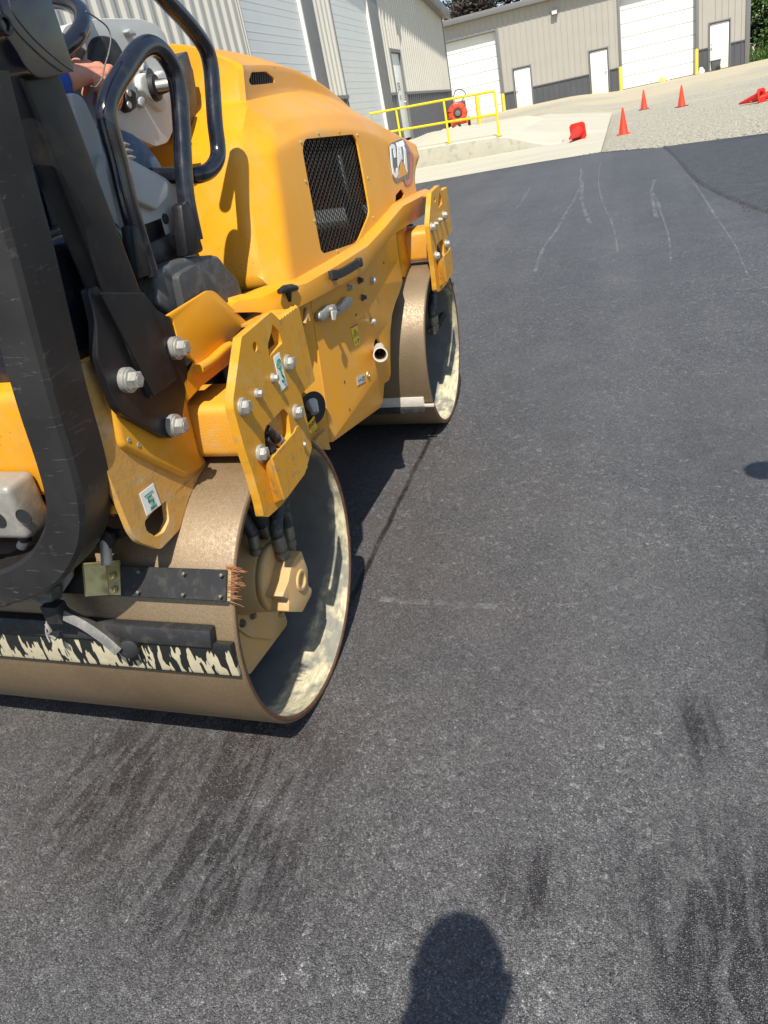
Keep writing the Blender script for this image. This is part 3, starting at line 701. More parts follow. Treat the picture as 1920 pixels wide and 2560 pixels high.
# maker badge on the front quarter
FP = cols[6][1]
Fa, Fb, Fc = cols[5][0], cols[7][0], cols[6][2]; nF = (Fb-Fa).cross(Fc-Fa).normalized(); nF = nF if nF.x > 0 else -nF
bq = [onhood(p_, 0) for p_ in c6((985, 590), (1150, 560), (1060, 980))]
nB = (bq[1]-bq[0]).cross(bq[2]-bq[0]).normalized(); nB = nB if nB.x > 0 else -nB
def fpoly(name, pts, off, mat, par, hole=None, r=0):
    L = [onpl(p, bq[0], nB) for p in c6(*pts)]
    if r: L = rc(L, r, 3)
    ls = [L]
    if hole: ls.append([onpl(p, bq[0], nB) for p in c6(*hole)])
    fl = [p for q in ls for p in q]; bm = bmesh.new(); vv = [bm.verts.new(p) for p in fl]
    for t_ in tessellate_polygon(ls):
        try: bm.faces.new([vv[i] for i in t_])
        except ValueError: pass
    for k in range(5):
        le = [e for e in bm.edges if e.calc_length() > .010]
        if not le: break
        bmesh.ops.subdivide_edges(bm, edges=le, cuts=1); bmesh.ops.triangulate(bm, faces=bm.faces[:])
    for v_ in bm.verts:
        h_ = HB.ray_cast(v_.co+nB*.06, -nB)
        v_.co = (h_[0] if h_[0] is not None else v_.co)+nB*off
    for f_ in bm.faces:
        f_.normal_update()
        if f_.normal.dot(nB) < 0: f_.normal_flip()
    me_ = bpy.data.meshes.new(name); bm.to_mesh(me_); bm.free(); o_ = bpy.data.objects.new(name, me_); place(o_, par); me_.materials.append(M[mat])
    md = o_.modifiers.new('s', 'SOLIDIFY'); md.thickness = .0012; md.offset = -1; bake(o_); return o_
bd = fpoly('maker_badge', [(962, 600), (990, 568), (1100, 522), (1130, 545), (1185, 740), (1192, 960), (1172, 1005), (1130, 1028), (1103, 950), (1040, 988), (1010, 940), (970, 700)], .0022, 'darkprint', hood, r=.008)
fpoly('badge_red_edge', [(1120, 545), (1132, 560), (1178, 745), (1184, 955), (1168, 998), (1132, 1018), (1118, 975), (1160, 940), (1158, 800), (1150, 700)], .0030, 'red', bd)
fpoly('badge_letter_c', [(968, 610), (985, 584), (1003, 584), (1016, 605), (1029, 720), (1012, 727), (1000, 640), (990, 628), (983, 640), (1002, 820), (1018, 888), (1030, 880), (1033, 832), (1050, 824), (1052, 892), (1040, 935), (1020, 930), (1003, 895), (984, 780)], .0034, 'white', bd)
fpoly('badge_letter_a', [(1031, 568), (1056, 560), (1070, 640), (1088, 752), (1076, 740), (1060, 790), (1049, 822), (1041, 700)], .0034, 'white', bd, hole=[(1050, 640), (1056, 640), (1062, 690), (1054, 692)])
fpoly('badge_letter_t', [(1064, 556), (1108, 540), (1114, 590), (1103, 598), (1141, 885), (1128, 870), (1106, 795), (1088, 608), (1070, 616)], .0034, 'white', bd)
fpoly('badge_triangle', [(1076, 758), (1138, 895), (1048, 945)], .0040, 'yellow', bd)

# ---- side panel between the drums
XP = -.072
pp = c5((560, 560), (610, 590), (1100, 330), (1200, 200), (1320, 60), (1372, 20), (1385, 120), (1400, 250), (1425, 395), (1400, 480), (1365, 570), (1340, 660), (1326, 800), (1326, 1000), (1330, 1130), (1318, 1180), (1278, 1208), (1266, 1360), (1245, 1400), (870, 1670), (845, 1678))
up_ = [on(p, XP) for p in pp]
# the panel turns inward along its rear edge
crease_t = on(c5((665, 640))[0], XP); crease_b = on(c5((858, 1676))[0], XP)
main = [crease_t]+[on(p, XP) for p in c5((1100, 330), (1200, 200), (1320, 60), (1372, 20), (1385, 120), (1400, 250), (1425, 395), (1400, 480), (1365, 570), (1340, 660), (1326, 800), (1326, 1000), (1330, 1130), (1318, 1180), (1278, 1208), (1266, 1360), (1245, 1400), (870, 1672))]+[crease_b]
main[0] = on(c5((700, 560))[0], XP)
hs = on(c5((1222, 930))[0], XP); hst = [hs+V(0, math.cos(t)*.040, math.sin(t)*.036) for t in [2*math.pi*i/24 for i in range(24)]]
main = [V(p.x, p.y, p.z+(.03 if i < 5 else 0)) for i, p in enumerate(main)]
sd = B().prism([rc(main, .008, 3), hst], (-.008, 0, 0))
t0, b0 = main[0], main[-1]
dI = V(-.075, -.095, 0)
chp = [t0+V(0, .003, 0), b0+V(0, .003, .0), b0+dI+V(0, 0, .025), t0+dI]
cp = (b0+dI).lerp(t0+dI, .28)
sd.prism([chp], (-.006, .004, 0))
side = sd.make('side_panel', M['yellow'], rr, bevel=.004, seg=3)
# rest of the front frame (closed box behind the panel)
B().box((-1.08, t0.y-.09, .52), (-.16, t0.y-.07, 1.0)).make('frame_rear_sheet', M['yellow'], side, bevel=.003)
B().box((-1.12, t0.y-.05, .40), (-1.10, 1.35, 1.0)).make('left_side_panel', M['yellow'], side, bevel=.003)
B().box((-1.08, .55, .50), (-.14, 1.34, .53)).make('belly_plate', M['void'], side)
# dark round opening at the rear edge with a steel end inside
q = t0+dI; 
oc = on(c5((690, 1385))[0], -.10)
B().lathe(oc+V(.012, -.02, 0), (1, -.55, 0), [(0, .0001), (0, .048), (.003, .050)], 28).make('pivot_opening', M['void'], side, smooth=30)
B().tube([oc+V(-.03, .0, .0), oc+V(.02, -.03, .015), oc+V(.03, -.045, -.005)], [.02, .02, .012], 16).make('pivot_pin', M['zinc'], side, smooth=40)
# bolts, nuts, plugs
for p, r, mt in (((1192, 388), .0100, 'zinc'), ((1192, 714), .0100, 'zinc'), ((1010, 443), .0085, 'zinc'), ((1090, 385), .0085, 'plastic_dark'), ((1116, 522), .0085, 'plastic_dark')):
    q = on(c5(p)[0], XP+.008); q.x = XP+.0005; o = bolt(q, r, .012, parent=side, mat=mt)
for p in ((960, 1194), (1002, 1416), (1274, 246), (1053, 660)):
    q = on(c5(p)[0], XP); B().lathe(q, (1, 0, 0), [(0, .005), (.001, .005), (.0015, .003), (.0004, .0028), (.0004, .0001)], 14).make('rivet', M['plastic_dark'], side, smooth=30)
q = on(c5((1146, 1137))[0], XP); B().lathe(q, (1, 0, 0), [(0, .012), (.004, .011), (.004, .007), (.0008, .006), (.0008, .0001)], 20).make('drain_plug', M['brass'], side, smooth=30)
# exhaust outlet
q = on(c5((1228, 915))[0], XP-.03)
ex = on(c5((1247, 978))[0], XP+.055)
o = B(); d = (ex-q); L = d.length
o.lathe(q-d*.4, d, [(0, .022), (L*1.3, .022), (L*1.4, .0255), (L*1.4, .021), (L*.5, .019)], 28); o.f = [f for f in o.f if len(f) == 4]
o.make('exhaust_pipe', M['chalk_print'], side, smooth=40)
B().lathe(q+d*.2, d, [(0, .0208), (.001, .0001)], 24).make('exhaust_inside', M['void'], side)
# latch of cast alloy
lq = [on(p, XP+.02) for p in c5((765, 640), (800, 620), (830, 585), (880, 572), (925, 590), (990, 515), (1025, 515), (1030, 580), (1005, 600), (920, 665), (895, 660), (860, 672), (815, 700), (790, 715), (768, 690))]
la = B().prism([rc(lq, .005, 2)], (-.018, 0, 0)).make('door_latch', M['zinc'], side, bevel=.004, seg=2)
q = on(c5((880, 640))[0], XP+.034); B().prism([rc([on(p, XP+.034) for p in c5((862, 630), (902, 625), (890, 705), (872, 705))], .003, 2)], (-.005, 0, 0)).make('latch_key', M['chalk_print'], la, bevel=.001, seg=1)
for p in ((848, 620), (908, 605)):
    q = on(c5(p)[0], XP+.02); B().lathe(q, (1, 0, 0), [(0, .009), (.010, .009), (.011, .0001)], 18).make('latch_pin', M['zinc'], la, smooth=40)
# labels
def psign(name, pts, mat, par, x=XP+.0008):
    Q = [on(p, x) for p in c5(*pts)]; return B().prism([Q], (.001, 0, 0)).make(name, M[mat], par, smooth=0), Q
s3, Q = psign('warning_label', [(1008, 752), (1056, 722), (1085, 888), (1040, 915)], 'sticker_yellow', side)
def stroke2(Q, pts, wd, par, mat): B().tube([bil(Q, u, v)+V(.0014, 0, 0) for u, v in pts], wd, 6).make('label_mark', M[mat], par, smooth=60)
for t_ in ([(.5, .24), (.14, .5), (.86, .5), (.5, .24)],): stroke2(Q, t_, .0011, s3, 'darkprint')
stroke2(Q, [(0.03, .57), (.97, .57)], .0010, s3, 'darkprint'); stroke2(Q, [(.5, .33), (.42, .42), (.6, .4), (.5, .47)], .0010, s3, 'darkprint')
stroke2(Q, [(.75, .95), (.75, .72), (.6, .8)], .0013, s3, 'darkprint'); stroke2(Q, [(.75, .72), (.9, .78)], .0013, s3, 'darkprint'); stroke2(Q, [(.15, .84), (.45, .84)], .0016, s3, 'darkprint')
stroke2(Q, [(.06, .07), (.94, .07)], .0034, s3, 'red')
s4, Q = psign('recycle_plate', [(1056, 1160), (1120, 1128), (1128, 1190), (1064, 1225)], 'chalk_print', side)
stroke2(Q, [(.1, .35), (.25, .6), (.4, .35), (.55, .65)], .0009, s4, 'plastic_dark'); stroke2(Q, [(.62, .3), (.9, .3), (.9, .7), (.62, .7), (.62, .3)], .0009, s4, 'plastic_dark'); stroke2(Q, [(.76, .3), (.76, .7)], .0009, s4, 'plastic_dark')
# half hidden warning decal below the plate
wq = on(c5((705, 1540))[0], -.085)
wl = B().box(wq+V(-.001, -.05, -.022), wq+V(0, .03, .018)).make('warning_decal', M['sticker_yellow'], side, smooth=0)
text('decal_text', 'WARNING', .019, M['red'], frame(wq+V(.0012, -.012, .004), (0, 1, 0), (0, 0, 1)), wl, .0003)
# lower step with teeth
stx = c5((680, 1600), (735, 1600), (770, 1565), (800, 1580), (822, 1612), (830, 1650), (850, 1735), (800, 1735), (690, 1700))
ls = [on(p, -.055) for p in stx]
B().prism([ls], (-.004, 0, 0)).make('lower_step', M['yellow_plate'], rr, smooth=20)
tt = B(); a = on(c5((700, 1720))[0], -.04); e = on(c5((810, 1590))[0], -.04)
for k in range(7):
    p = a.lerp(e, k/6.5); tt.lathe(p, (0, .3, 1), [(-.006, .007), (.006, .008), (.010, .004)], 10)
tt.make('step_tooth_row', M['yellow_dusty'], rr, smooth=30)
# small hose clamp bits beside the plate
q = on(c5((650, 690))[0], -.06); B().tube([q+V(0, -.02, -.01), q, q+V(0, .012, .02), q+V(0, .016, -.01)], .007, 10).make('clamp', M['yellow_dusty'], side, smooth=40)

# ---- front end: beam, inner plate
beam(1.85, .0, 'front_cross_beam')
ip = c7((410, 500), (480, 460), (500, 520), (525, 780), (500, 860), (455, 865), (440, 700))
B().prism([rc([on(p, -.105) for p in ip], .01, 3)], (-.03, 0, 0)).make('front_frame_plate', M['yellow'], rr, bevel=.004, seg=2)
B().box((-1.05, 1.55, .74), (-.16, 2.05, .9)).make('front_frame_box', M['yellow'], rr, bevel=.02, seg=3)
# scraper on the near side of the far drum
def ztop(px, y): return on(px, y, 1)
yq = Y2-.345
p0, p1, p2_, p3 = [on(p, yq, 1) for p in ((925, 998), (1058, 993), (1060, 1016), (922, 1020))]
B().prism([[V(-1.1, yq, p0.z), V(p1.x, yq, p1.z), V(p1.x, yq, p2_.z), V(-1.1, yq, p3.z)]], (0, .012, 0)).make('front_scraper', M['chalk_print'], rr, bevel=.001)
q = on((1075, 1016), yq, 1); B().box((p1.x-.005, yq, p2_.z-.004), (q.x+.018, yq+.012, p2_.z+.008)).make('scraper_tip', M['chalk_print'], rr, bevel=.002)
B().box((-1.1, yq-.012, p3.z-.028), (p1.x+.005, yq+.004, p3.z-.002)).make('scraper_rubber', M['rubber'], rr, bevel=.003)
# hose inside the far drum
hq = [on(p, x) for p, x in (((1125, 705), -.03), ((1118, 760), -.05), ((1100, 800), -.09), ((1085, 825), -.13), ((1060, 850), -.2))]
B().tube(smooth_path(hq, 5), .019, 16).make('hydraulic_hose', M['hose'], rr, smooth=60)
hq = [on(p, x) for p, x in (((1105, 735), -.08), ((1080, 770), -.14), ((1055, 800), -.2))]
B().tube(smooth_path(hq, 5), .016, 16).make('hydraulic_hose', M['rubber'], rr, smooth=60)
hq = [on(p, x) for p, x in (((1088, 812), -.118), ((1076, 832), -.142))]
B().tube(hq, .021, 16).make('hose_fitting', M['steel'], rr, smooth=60)
# ---- operator station
# fender cover of dark moulded plastic
cv = c4((60, 640), (20, 480), (110, 400), (240, 340), (380, 305), (590, 288), (640, 300), (700, 390), (820, 520), (880, 720), (935, 900), (900, 990), (600, 950), (200, 900), (60, 760))
fc = B().prism([rc([on(p, -.135) for p in cv], .01, 3)], (-.24, 0, 0)).make('fender_cover', M['plastic_dark'], rr, bevel=.014, seg=3)
hp_ = c4((250, 500), (270, 465), (410, 382), (440, 388), (480, 430), (620, 600), (640, 900), (330, 900))
B().prism([rc([on(p, -.118) for p in hp_], .008, 3)], (-.05, 0, 0)).make('cover_rib', M['plastic_dark'], fc, bevel=.012, seg=3)
# step deck beyond the cover
dk = on(c4((860, 680))[0], -.12)
B().box((-.5, .22, .90), (-.11, .40, .915)).make('step_deck', M['steel'], rr, bevel=.002)
B().box((-.5, .395, .90), (-.11, .41, .99)).make('step_kickplate', M['black'], rr, bevel=.003)
B().box((-.62, .15, .74), (-.16, .42, .90)).make('deck_support', M['void'], rr)
# black frame under the grey console
kf = cA((965, 1575), (1200, 1478), (1215, 1500), (1225, 1640), (1030, 1790), (970, 1700))
B().prism([[on(p, -.165) for p in kf]], (-.3, 0, 0)).make('platform_frame', M['black'], rr, bevel=.004)
# grey side console
gp = cA((700, 985), (810, 1005), (1082, 1155), (1100, 1175), (1145, 1215), (1205, 1480), (965, 1582), (820, 1640), (760, 1400), (690, 1100))
po = B().prism([rc([on(p, -.175) for p in gp], .006, 2)], (-.16, 0, 0)).make('side_console', M['plastic_grey'], rr, bevel=.008, seg=3)
g2_ = cA((780, 1010), (815, 1015), (1078, 1168), (1097, 1200), (1095, 1280), (1022, 1362), (885, 1300), (800, 1250))
B().prism([rc([on(p, -.158) for p in g2_], .006, 2)], (-.05, 0, 0)).make('console_panel', M['plastic_grey'], po, bevel=.010, seg=3)
q = on(cA((1068, 1418))[0], -.175); B().lathe(q, (1, 0, 0), [(0, .011), (.004, .010), (.006, .005), (.006, .0001)], 20).make('console_plug', M['rubber'], po, smooth=50)
for p in ((800, 935), (820, 975), (840, 1018)):
    q = on(cA(p)[0], -.20); B().tube([q+V(0, -.03, .0), q, q+V(0, .02, -.003)], [.006, .005, .002], 10).make('lever', M['steel'], po, smooth=60)
# seat shell
sq = cA((452, 600), (500, 603), (540, 628), (560, 660), (640, 840), (700, 1080), (790, 1400), (860, 1620), (800, 1640), (620, 1180), (500, 800))
se = B().prism([rc([on(p, -.20) for p in sq], .006, 2)], (-.07, 0, 0)).make('seat_side_shell', M['plastic_grey'], rr, bevel=.012, seg=3)
B().box((-.78, -.16, 1.12), (-.28, .22, 1.22)).make('seat_cushion', M['black'], rr, bevel=.03, seg=3)
B().box((-.78, -.26, 1.14), (-.28, -.14, 1.62)).make('seat_back', M['black'], rr, bevel=.03, seg=3)
ps = [on(p, -.29) for p in ((4, 285), (12, 266), (22, 262), (48, 300), (80, 415), (62, 420), (30, 400), (8, 320))]
pb = B().prism([rc([on(p, -.24) for p in ((2, 275), (12, 262), (24, 268), (52, 330), (86, 418), (60, 424), (22, 395), (6, 330))], .004, 2)], (-.05, 0, 0)).make('control_arm', M['plastic_pale'], rr, bevel=.008, seg=3)
q = on((50, 345), -.238); B().lathe(q, (1, .2, 0), [(0, .019), (.006, .018), (.008, .012), (.008, .0001)], 24).make('control_dial', M['plastic_dark'], pb, smooth=50)
q = on((62, 385), -.236); B().box(q+V(-.01, -.012, -.02), q+V(.004, .012, .02)).make('control_switch', M['plastic_dark'], pb, bevel=.003)
q = on((25, 372), -.17); q2 = on((25, 415), -.17); B().tube([q, q2], [.011, .007], 14).make('lever', M['bright_tube'], rr, smooth=60)
bq = [on(p, -.165) for p in ((28, 425), (82, 420), (104, 480), (50, 495))]
B().prism([bq], (-.05, 0, 0)).make('switch_box', M['black_gloss'], rr, bevel=.004)
# dark tank and bodywork behind the posts
B().box((-1.0, -.30, .90), (-.175, .12, 1.26)).make('tank_cover', M['black_gloss'], rr, bevel=.03, seg=3)
B().box((-1.0, .02, .80), (-.18, .30, 1.05)).make('platform_body', M['void'], rr, bevel=.01)
# yellow tail hood, tow bracket, tail light
th = B().box((-1.08, -.365, .80), (-.235, -.06, 1.02)).make('tail_hood', M['yellow'], rr, bevel=.02, seg=3)
B().box((-1.08, -.345, .745), (-.17, -.30, .80)).make('tail_frame', M['void'], rr)
tb = B().box((-.95, -.445, .752), (-.315, -.367, .868)).make('tow_bracket', M['steel'], rr, bevel=.014, seg=3)
for px in ((60, 1293), (-4, 1300)):
    q = on(px, -.4452, 1); B().lathe(q, (0, -1, 0), [(0, .0175), (.0012, .0175), (.0016, .016), (.0006, .015), (.0006, .0001)], 28).make('bracket_hole', M['void'], tb, smooth=30)
B().box((-1.1, -.43, .63), (-.335, -.30, .655)).make('drum_guard_plate', M['steel'], rr, bevel=.008, seg=2)
q = on((65, 1345), -.40, 1); B().tube([q+V(.035, 0, .03), q, q+V(-.02, 0, -.02)], .011, 12).make('shackle', M['steel'], tb, smooth=50)
q2 = q+V(.01, -.01, .01); B().lathe(q2, (.8, -.3, .6), [(-.014, .010), (.0, .014), (.014, .010)], 12).make('rubber_hook', M['rubber'], tb, smooth=50)
tl = [on(p, -.345, 1) for p in ((256, 1235), (276, 1228), (292, 1288), (252, 1287))]
B().box((-.24, -.34, .785), (-.158, -.30, .86)).make('tail_light_housing', M['plastic_dark'], rr, bevel=.008)
B().prism([tl], (0, -.006, 0)).make('tail_reflector', M['redlens'], rr, bevel=.002)
B().box((-.45, -.36, .762), (-.148, -.28, .782)).make('tail_ledge', M['yellow_plate'], rr, bevel=.003)
# hand rails
def rail(name, pts, x, r, par=rr):
    pts3 = [on(p[:2], x if len(p) < 3 else p[2]) for p in pts]
    return B().tube(smooth_path(pts3, 6), r, 18).make(name, M['black_gloss'], par, smooth=60)
rail('hand_rail', [(374, 690), (352, 615), (320, 510), (294, 400), (272, 320), (266, 275), (278, 232), (308, 182), (335, 140), (352, 122), (375, 113), (398, 124), (420, 150), (437, 185), (448, 240), (454, 320), (459, 420), (466, 500), (487, 600)], -.145, .0195)
q = on((487, 590), -.145)
B().prism([[on(p, -.130) for p in ((454, 510), (476, 500), (513, 628), (470, 642))]], (-.03, 0, 0)).make('rail_foot', M['black'], rr, bevel=.008)
B().prism([[on(p, -.130) for p in ((330, 560), (352, 560), (392, 684), (348, 700))]], (-.03, 0, 0)).make('rail_foot', M['black'], rr, bevel=.008)
rail('front_rail', [(360, -60), (415, 0), (462, 50), (498, 95), (518, 130), (528, 175), (533, 240), (538, 310), (545, 370), (542, 400), (525, 425, -.155), (495, 438, -.165), (455, 438, -.20), (405, 440, -.25), (350, 442, -.30)], -.15, .0185)
# dash console: lofted pale housing
ds = cA((395, 210), (430, 160), (560, 125), (700, 118), (900, 120), (1000, 150), (1060, 200), (1085, 260), (1095, 330), (1150, 380), (1175, 470), (1180, 600), (1145, 760), (1110, 880), (1085, 925), (1010, 950), (900, 900), (765, 830), (745, 760), (720, 660), (700, 500), (560, 330))
da = B().prism([rc([on(p, -.33) for p in ds], .012, 3)], (-.42, .05, 0)).make('dash_console', M['plastic_pale'], rr, bevel=.03, seg=4)
fl = cA((905, 500), (925, 475), (965, 462), (1010, 480), (1060, 450), (1120, 560), (1110, 640), (1080, 715), (1050, 720), (960, 640), (915, 580))
B().prism([rc([on(p, -.315) for p in fl], .008, 3)], (-.04, 0, 0)).make('key_panel', M['plastic_pale'], da, bevel=.006, seg=3)
q = on(cA((990, 570))[0], -.31); kk = B().lathe(q, (1, .15, .0), [(0, .030), (.012, .028), (.014, .018), (.045, .013), (.047, .0001)], 24).make('key_switch', M['rubber'], da, smooth=40)
q = on(cA((1015, 560))[0], -.285); B().tube([q, q+V(.03, .012, 0), q+V(.055, .02, -.002)], [.012, .012, .010], 12).make('key', M['zinc'], da, smooth=40)
q = on(cA((975, 500))[0], -.312); B().lathe(q, (1, 0, 0), [(0, .020), (.002, .019), (.002, .0001)], 24).make('key_dial', M['plastic_dark'], da, smooth=40)
kp = cA((820, 590), (850, 575), (885, 600), (885, 700), (850, 728), (815, 700))
B().prism([rc([on(p, -.312) for p in kp], .004, 2)], (-.03, 0, 0)).make('switch_cluster', M['rubber'], da, bevel=.005)
for p in ((835, 603), (837, 680)):
    q = on(cA(p)[0], -.311); B().lathe(q, (1, 0, 0), [(0, .008), (.002, .007), (.002, .0001)], 14).make('switch_screw', M['zinc'], da, smooth=40)
for quad in (((825, 200), (848, 182), (885, 210), (885, 232), (850, 235)), ((905, 640), (925, 622), (945, 640), (942, 700), (915, 690)), ((925, 415), (940, 405), (950, 455), (930, 460))):
    B().prism([rc([on(p, -.316) for p in cA(*quad)], .004, 2)], (-.02, 0, 0)).make('dash_recess', M['plastic_grey'], da, bevel=.003)
B().prism([rc([on(p, -.34) for p in cA((570, 235), (680, 250), (760, 400), (735, 560), (640, 640), (500, 420))], .03, 4)], (.03, 0, 0)).make('dash_shroud', M['rubber'], da, bevel=.01)
b_ = cA((1120, 390), (1200, 335), (1215, 330), (1245, 440), (1252, 450), (1275, 590), (1276, 700), (1240, 860), (1180, 850), (1150, 600))
B().prism([rc([on(p, -.36) for p in b_], .006, 2)], (-.28, .05, 0)).make('dash_rear_cover', M['plastic_dark'], rr, bevel=.006)
# steering wheel
wc = V(-.60, .36, 1.60); wn = V(.1, -.45, .88).normalized()
e1_ = wn.cross(V(1, 0, 0)).normalized(); e2_ = wn.cross(e1_)
tgt = on((205, 78), -.30)
wc = tgt+V(-.165, -.045, .005)
ring = [wc+.175*(e1_*math.cos(t)+e2_*math.sin(t)) for t in [2*math.pi*i/48 for i in range(49)]]
sw = B().tube(ring, .0175, 16, caps=False).make('steering_wheel', M['black_gloss'], rr, smooth=60)
B().tube([wc, wc-wn*.25], .025, 16).make('steering_column', M['rubber'], sw, smooth=60)
for a_ in (0, 2.1, 4.2): B().tube([wc, wc+.17*(e1_*math.cos(a_)+e2_*math.sin(a_))], .009, 10).make('wheel_spoke', M['black'], sw, smooth=60)

# ---- scrapers on the near drum
def bar(name, pa, pb, pc, pd, r0, th, mat, par, bevel=.002):
    """plate lying against the drum: corners given by their place in the photo, on a cylinder of radius r0"""
    q = [oncyl(p, r0) for p in (pa, pb, pc, pd)]
    n = ((q[0]+q[2])/2-V((q[0].x+q[2].x)/2, 0, .36)).normalized()
    return B().prism([q], n*th).make(name, M[mat], par, bevel=bevel, seg=2)
def tang(r, ang, x): return V(x, -r*math.sin(ang), .36+r*math.cos(ang))
# angles measured from the top of the drum towards the rear
qa, qb = oncyl((578, 1425), .378), oncyl((568, 1503), .378)
an1 = math.atan2(-qa.y, qa.z-.36); an2 = math.atan2(-qb.y, qb.z-.36)
s1 = B(); R1 = .374
pr = [tang(R1, an1, -1.1), tang(R1+.001, (an1+an2)/2, -1.1), tang(R1, an2, -1.1), tang(R1+.010, an2, -1.1), tang(R1+.010, an1, -1.1)]
s1.prism([pr], (1.095, 0, 0)); sb = s1.make('scraper_bar', M['rubber'], rr, bevel=.0015, seg=1)
s1 = B(); s1.prism([[tang(R1-.012, an1, -.016), tang(R1-.012, an2, -.016), tang(R1+.002, an2, -.016), tang(R1+.002, an1, -.016)]], (.018, 0, 0)); s1.make('brush_strip', M['brass'], sb)
for u in (.012, .10, .21, .34, .5, .7):
    for an in (an1+.03, an2-.03):
        q = tang(R1+.010, an, -u); n = V(0, -math.sin(an), math.cos(an)); B().lathe(q, n, [(0, .0035), (.010, .0035), (.011, .0001)], 10).make('bar_stud', M['fitting'], sb, smooth=40)
br = B()
for k in range(95):
    an = an1+(an2-an1)*random.random()*1.15-.02; p = tang(R1-.008+random.random()*.008, an, -.012)
    p2 = p+V(.022+random.random()*.016, -random.uniform(-.004, .006), random.uniform(-.010, .012)); p3 = p2+V(.010, random.uniform(-.008, .004), random.uniform(-.014, .012))
    if random.random() < .75: p3 = p.lerp(p2, .75)
    br.tube([p, p.lerp(p3, .5)+V(0, -.001, .002), p3], [.0008, .0007, .0004], 5)
br.make('bristles', paint('copper_bristles', (.42, .16, .07), (.5, .27, .12), 40, .5, metal=.3), sb, smooth=60)
# lower rubber scraper with slurry runs
ua = oncyl((555, 1563), .366); ub = oncyl((600, 1690), .366); uc = oncyl((575, 1612), .366)
b1 = math.atan2(-ua.y, ua.z-.36); b2 = math.atan2(-ub.y, ub.z-.36); bm_ = math.atan2(-uc.y, uc.z-.36)
XE = -.012
s2b = B(); s2b.prism([[tang(.362, b1, -1.15), tang(.362, bm_, -1.15), tang(.388, bm_, -1.15), tang(.386, b1+.02, -1.15)]], (1.15-.045, 0, 0))
lo = s2b.make('lower_scraper_rail', M['rubber'], rr, bevel=.004, seg=2)
s2b = B(); prof = [tang(.363, bm_-.05, 0)]
nseg = 6
outer = [tang(.3805-.010*(k/nseg), bm_-.02+(b2-bm_+.02)*k/nseg, -1.15) for k in range(nseg+1)]; inner = [tang(.362, bm_-.02+(b2-bm_+.02)*k/nseg, -1.15) for k in range(nseg+1)]
s2b.prism([outer+inner[::-1]], (1.15+XE+.008, 0, 0)); s2b.make('rubber_blade', M['drips'], lo, bevel=.002, seg=2)
# strut arm
sa_ = [oncyl(p, r) for p, r in (((70, 1478), .42), ((120, 1500), .42), ((165, 1535), .415), ((215, 1560), .41), ((262, 1592), .405), ((300, 1625), .40))]
B().tube(smooth_path(sa_, 5), .016, 12, flat=(.021, .010), up=V(0, -.7, .7)).make('scraper_arm', M['arm'], lo, smooth=40)
q = oncyl((322, 1622), .397); B().lathe(q, (.3, -.9, .2), [(-.012, .023), (.004, .021), (.007, .014), (.007, .0001)], 24).make('arm_pad', M['rubber'], lo, smooth=40)
q = oncyl((95, 1480), .425); B().tube([q+V(-.05, 0, .004), q+V(.05, 0, -.002)], .017, 16).make('arm_pivot', M['arm'], lo, smooth=50)
q = oncyl((140, 1530), .43); B().box(q+V(-.022, -.016, -.022), q+V(.022, .016, .024)).make('arm_clamp', M['rubber'], lo, bevel=.004)
q = oncyl((112, 1450), .44); q2 = oncyl((125, 1605), .43); B().tube(smooth_path([q, q.lerp(q2, .4)+V(.004, 0, 0), q2.lerp(q, .2)+V(-.006, -.003, 0), q2], 4), .002, 8).make('safety_wire', M['zinc'], lo, smooth=60)
q = oncyl((120, 1570), .43); B().tube([q+V(0, 0, .012), q+V(.008, -.004, -.004), q+V(-.006, -.002, -.016), q+V(.006, 0, -.03)], .004, 8).make('chain_link', M['steel'], lo, smooth=60)
# pale bracket behind the guard
bk = [oncyl(p, .40) for p in ((100, 1420), (188, 1400), (186, 1440), (160, 1480), (110, 1475))]
B().prism([bk], (0, -.006, .002)).make('bracket_plate', M['steel'], rr, bevel=.002)
# link rod and gold U-bracket
l0 = on((262, 1345), -.335, 1); l1 = on((268, 1412), -.36, 1)
B().tube([l0, l1], .0115, 16).make('link_rod', M['zinc'], rr, smooth=50)
B().lathe(l0, (.2, -1, .1), [(-.012, .024), (.012, .024)], 24).make('rod_end', M['black'], rr, smooth=40, bevel=.003)
B().prism([[on(p, -.32, 1) for p in ((230, 1322), (300, 1325), (312, 1345), (290, 1350), (262, 1340), (240, 1352))]], (0, .006, 0)).make('link_bracket', M['black'], rr, bevel=.002)
ub_ = B(); f0, f1, f2, f3 = [oncyl(p, .384) for p in ((268, 1408), (300, 1404), (304, 1488), (276, 1487))]
g0, g1, g3, g2 = [oncyl(p, .415) for p in ((240, 1416), (240, 1416), (262, 1488), (240, 1478))]
nn = V(0, -.86, .5)
ub_.prism([[f0, f1, f2, f3]], nn*.004); ub_.prism([[f0, f3, f3+nn*.045+V(-.026, 0, 0), f0+nn*.045+V(-.026, 0, 0)]], (-.004, 0, 0)); ub_.prism([[f0, f1, f1+nn*.02, f0+nn*.045+V(-.026, 0, 0)]], (0, .001, .004))
ubo = ub_.make('scraper_bracket', M['brass'], rr, bevel=.0015, seg=1)
for p in ((283, 1440), (286, 1474)):
    q = oncyl(p, .390); B().lathe(q, nn, [(0, .0075), (.007, .0075), (.008, .004), (.012, .004)], 6).make('nut', M['brass'], ubo, smooth=20)
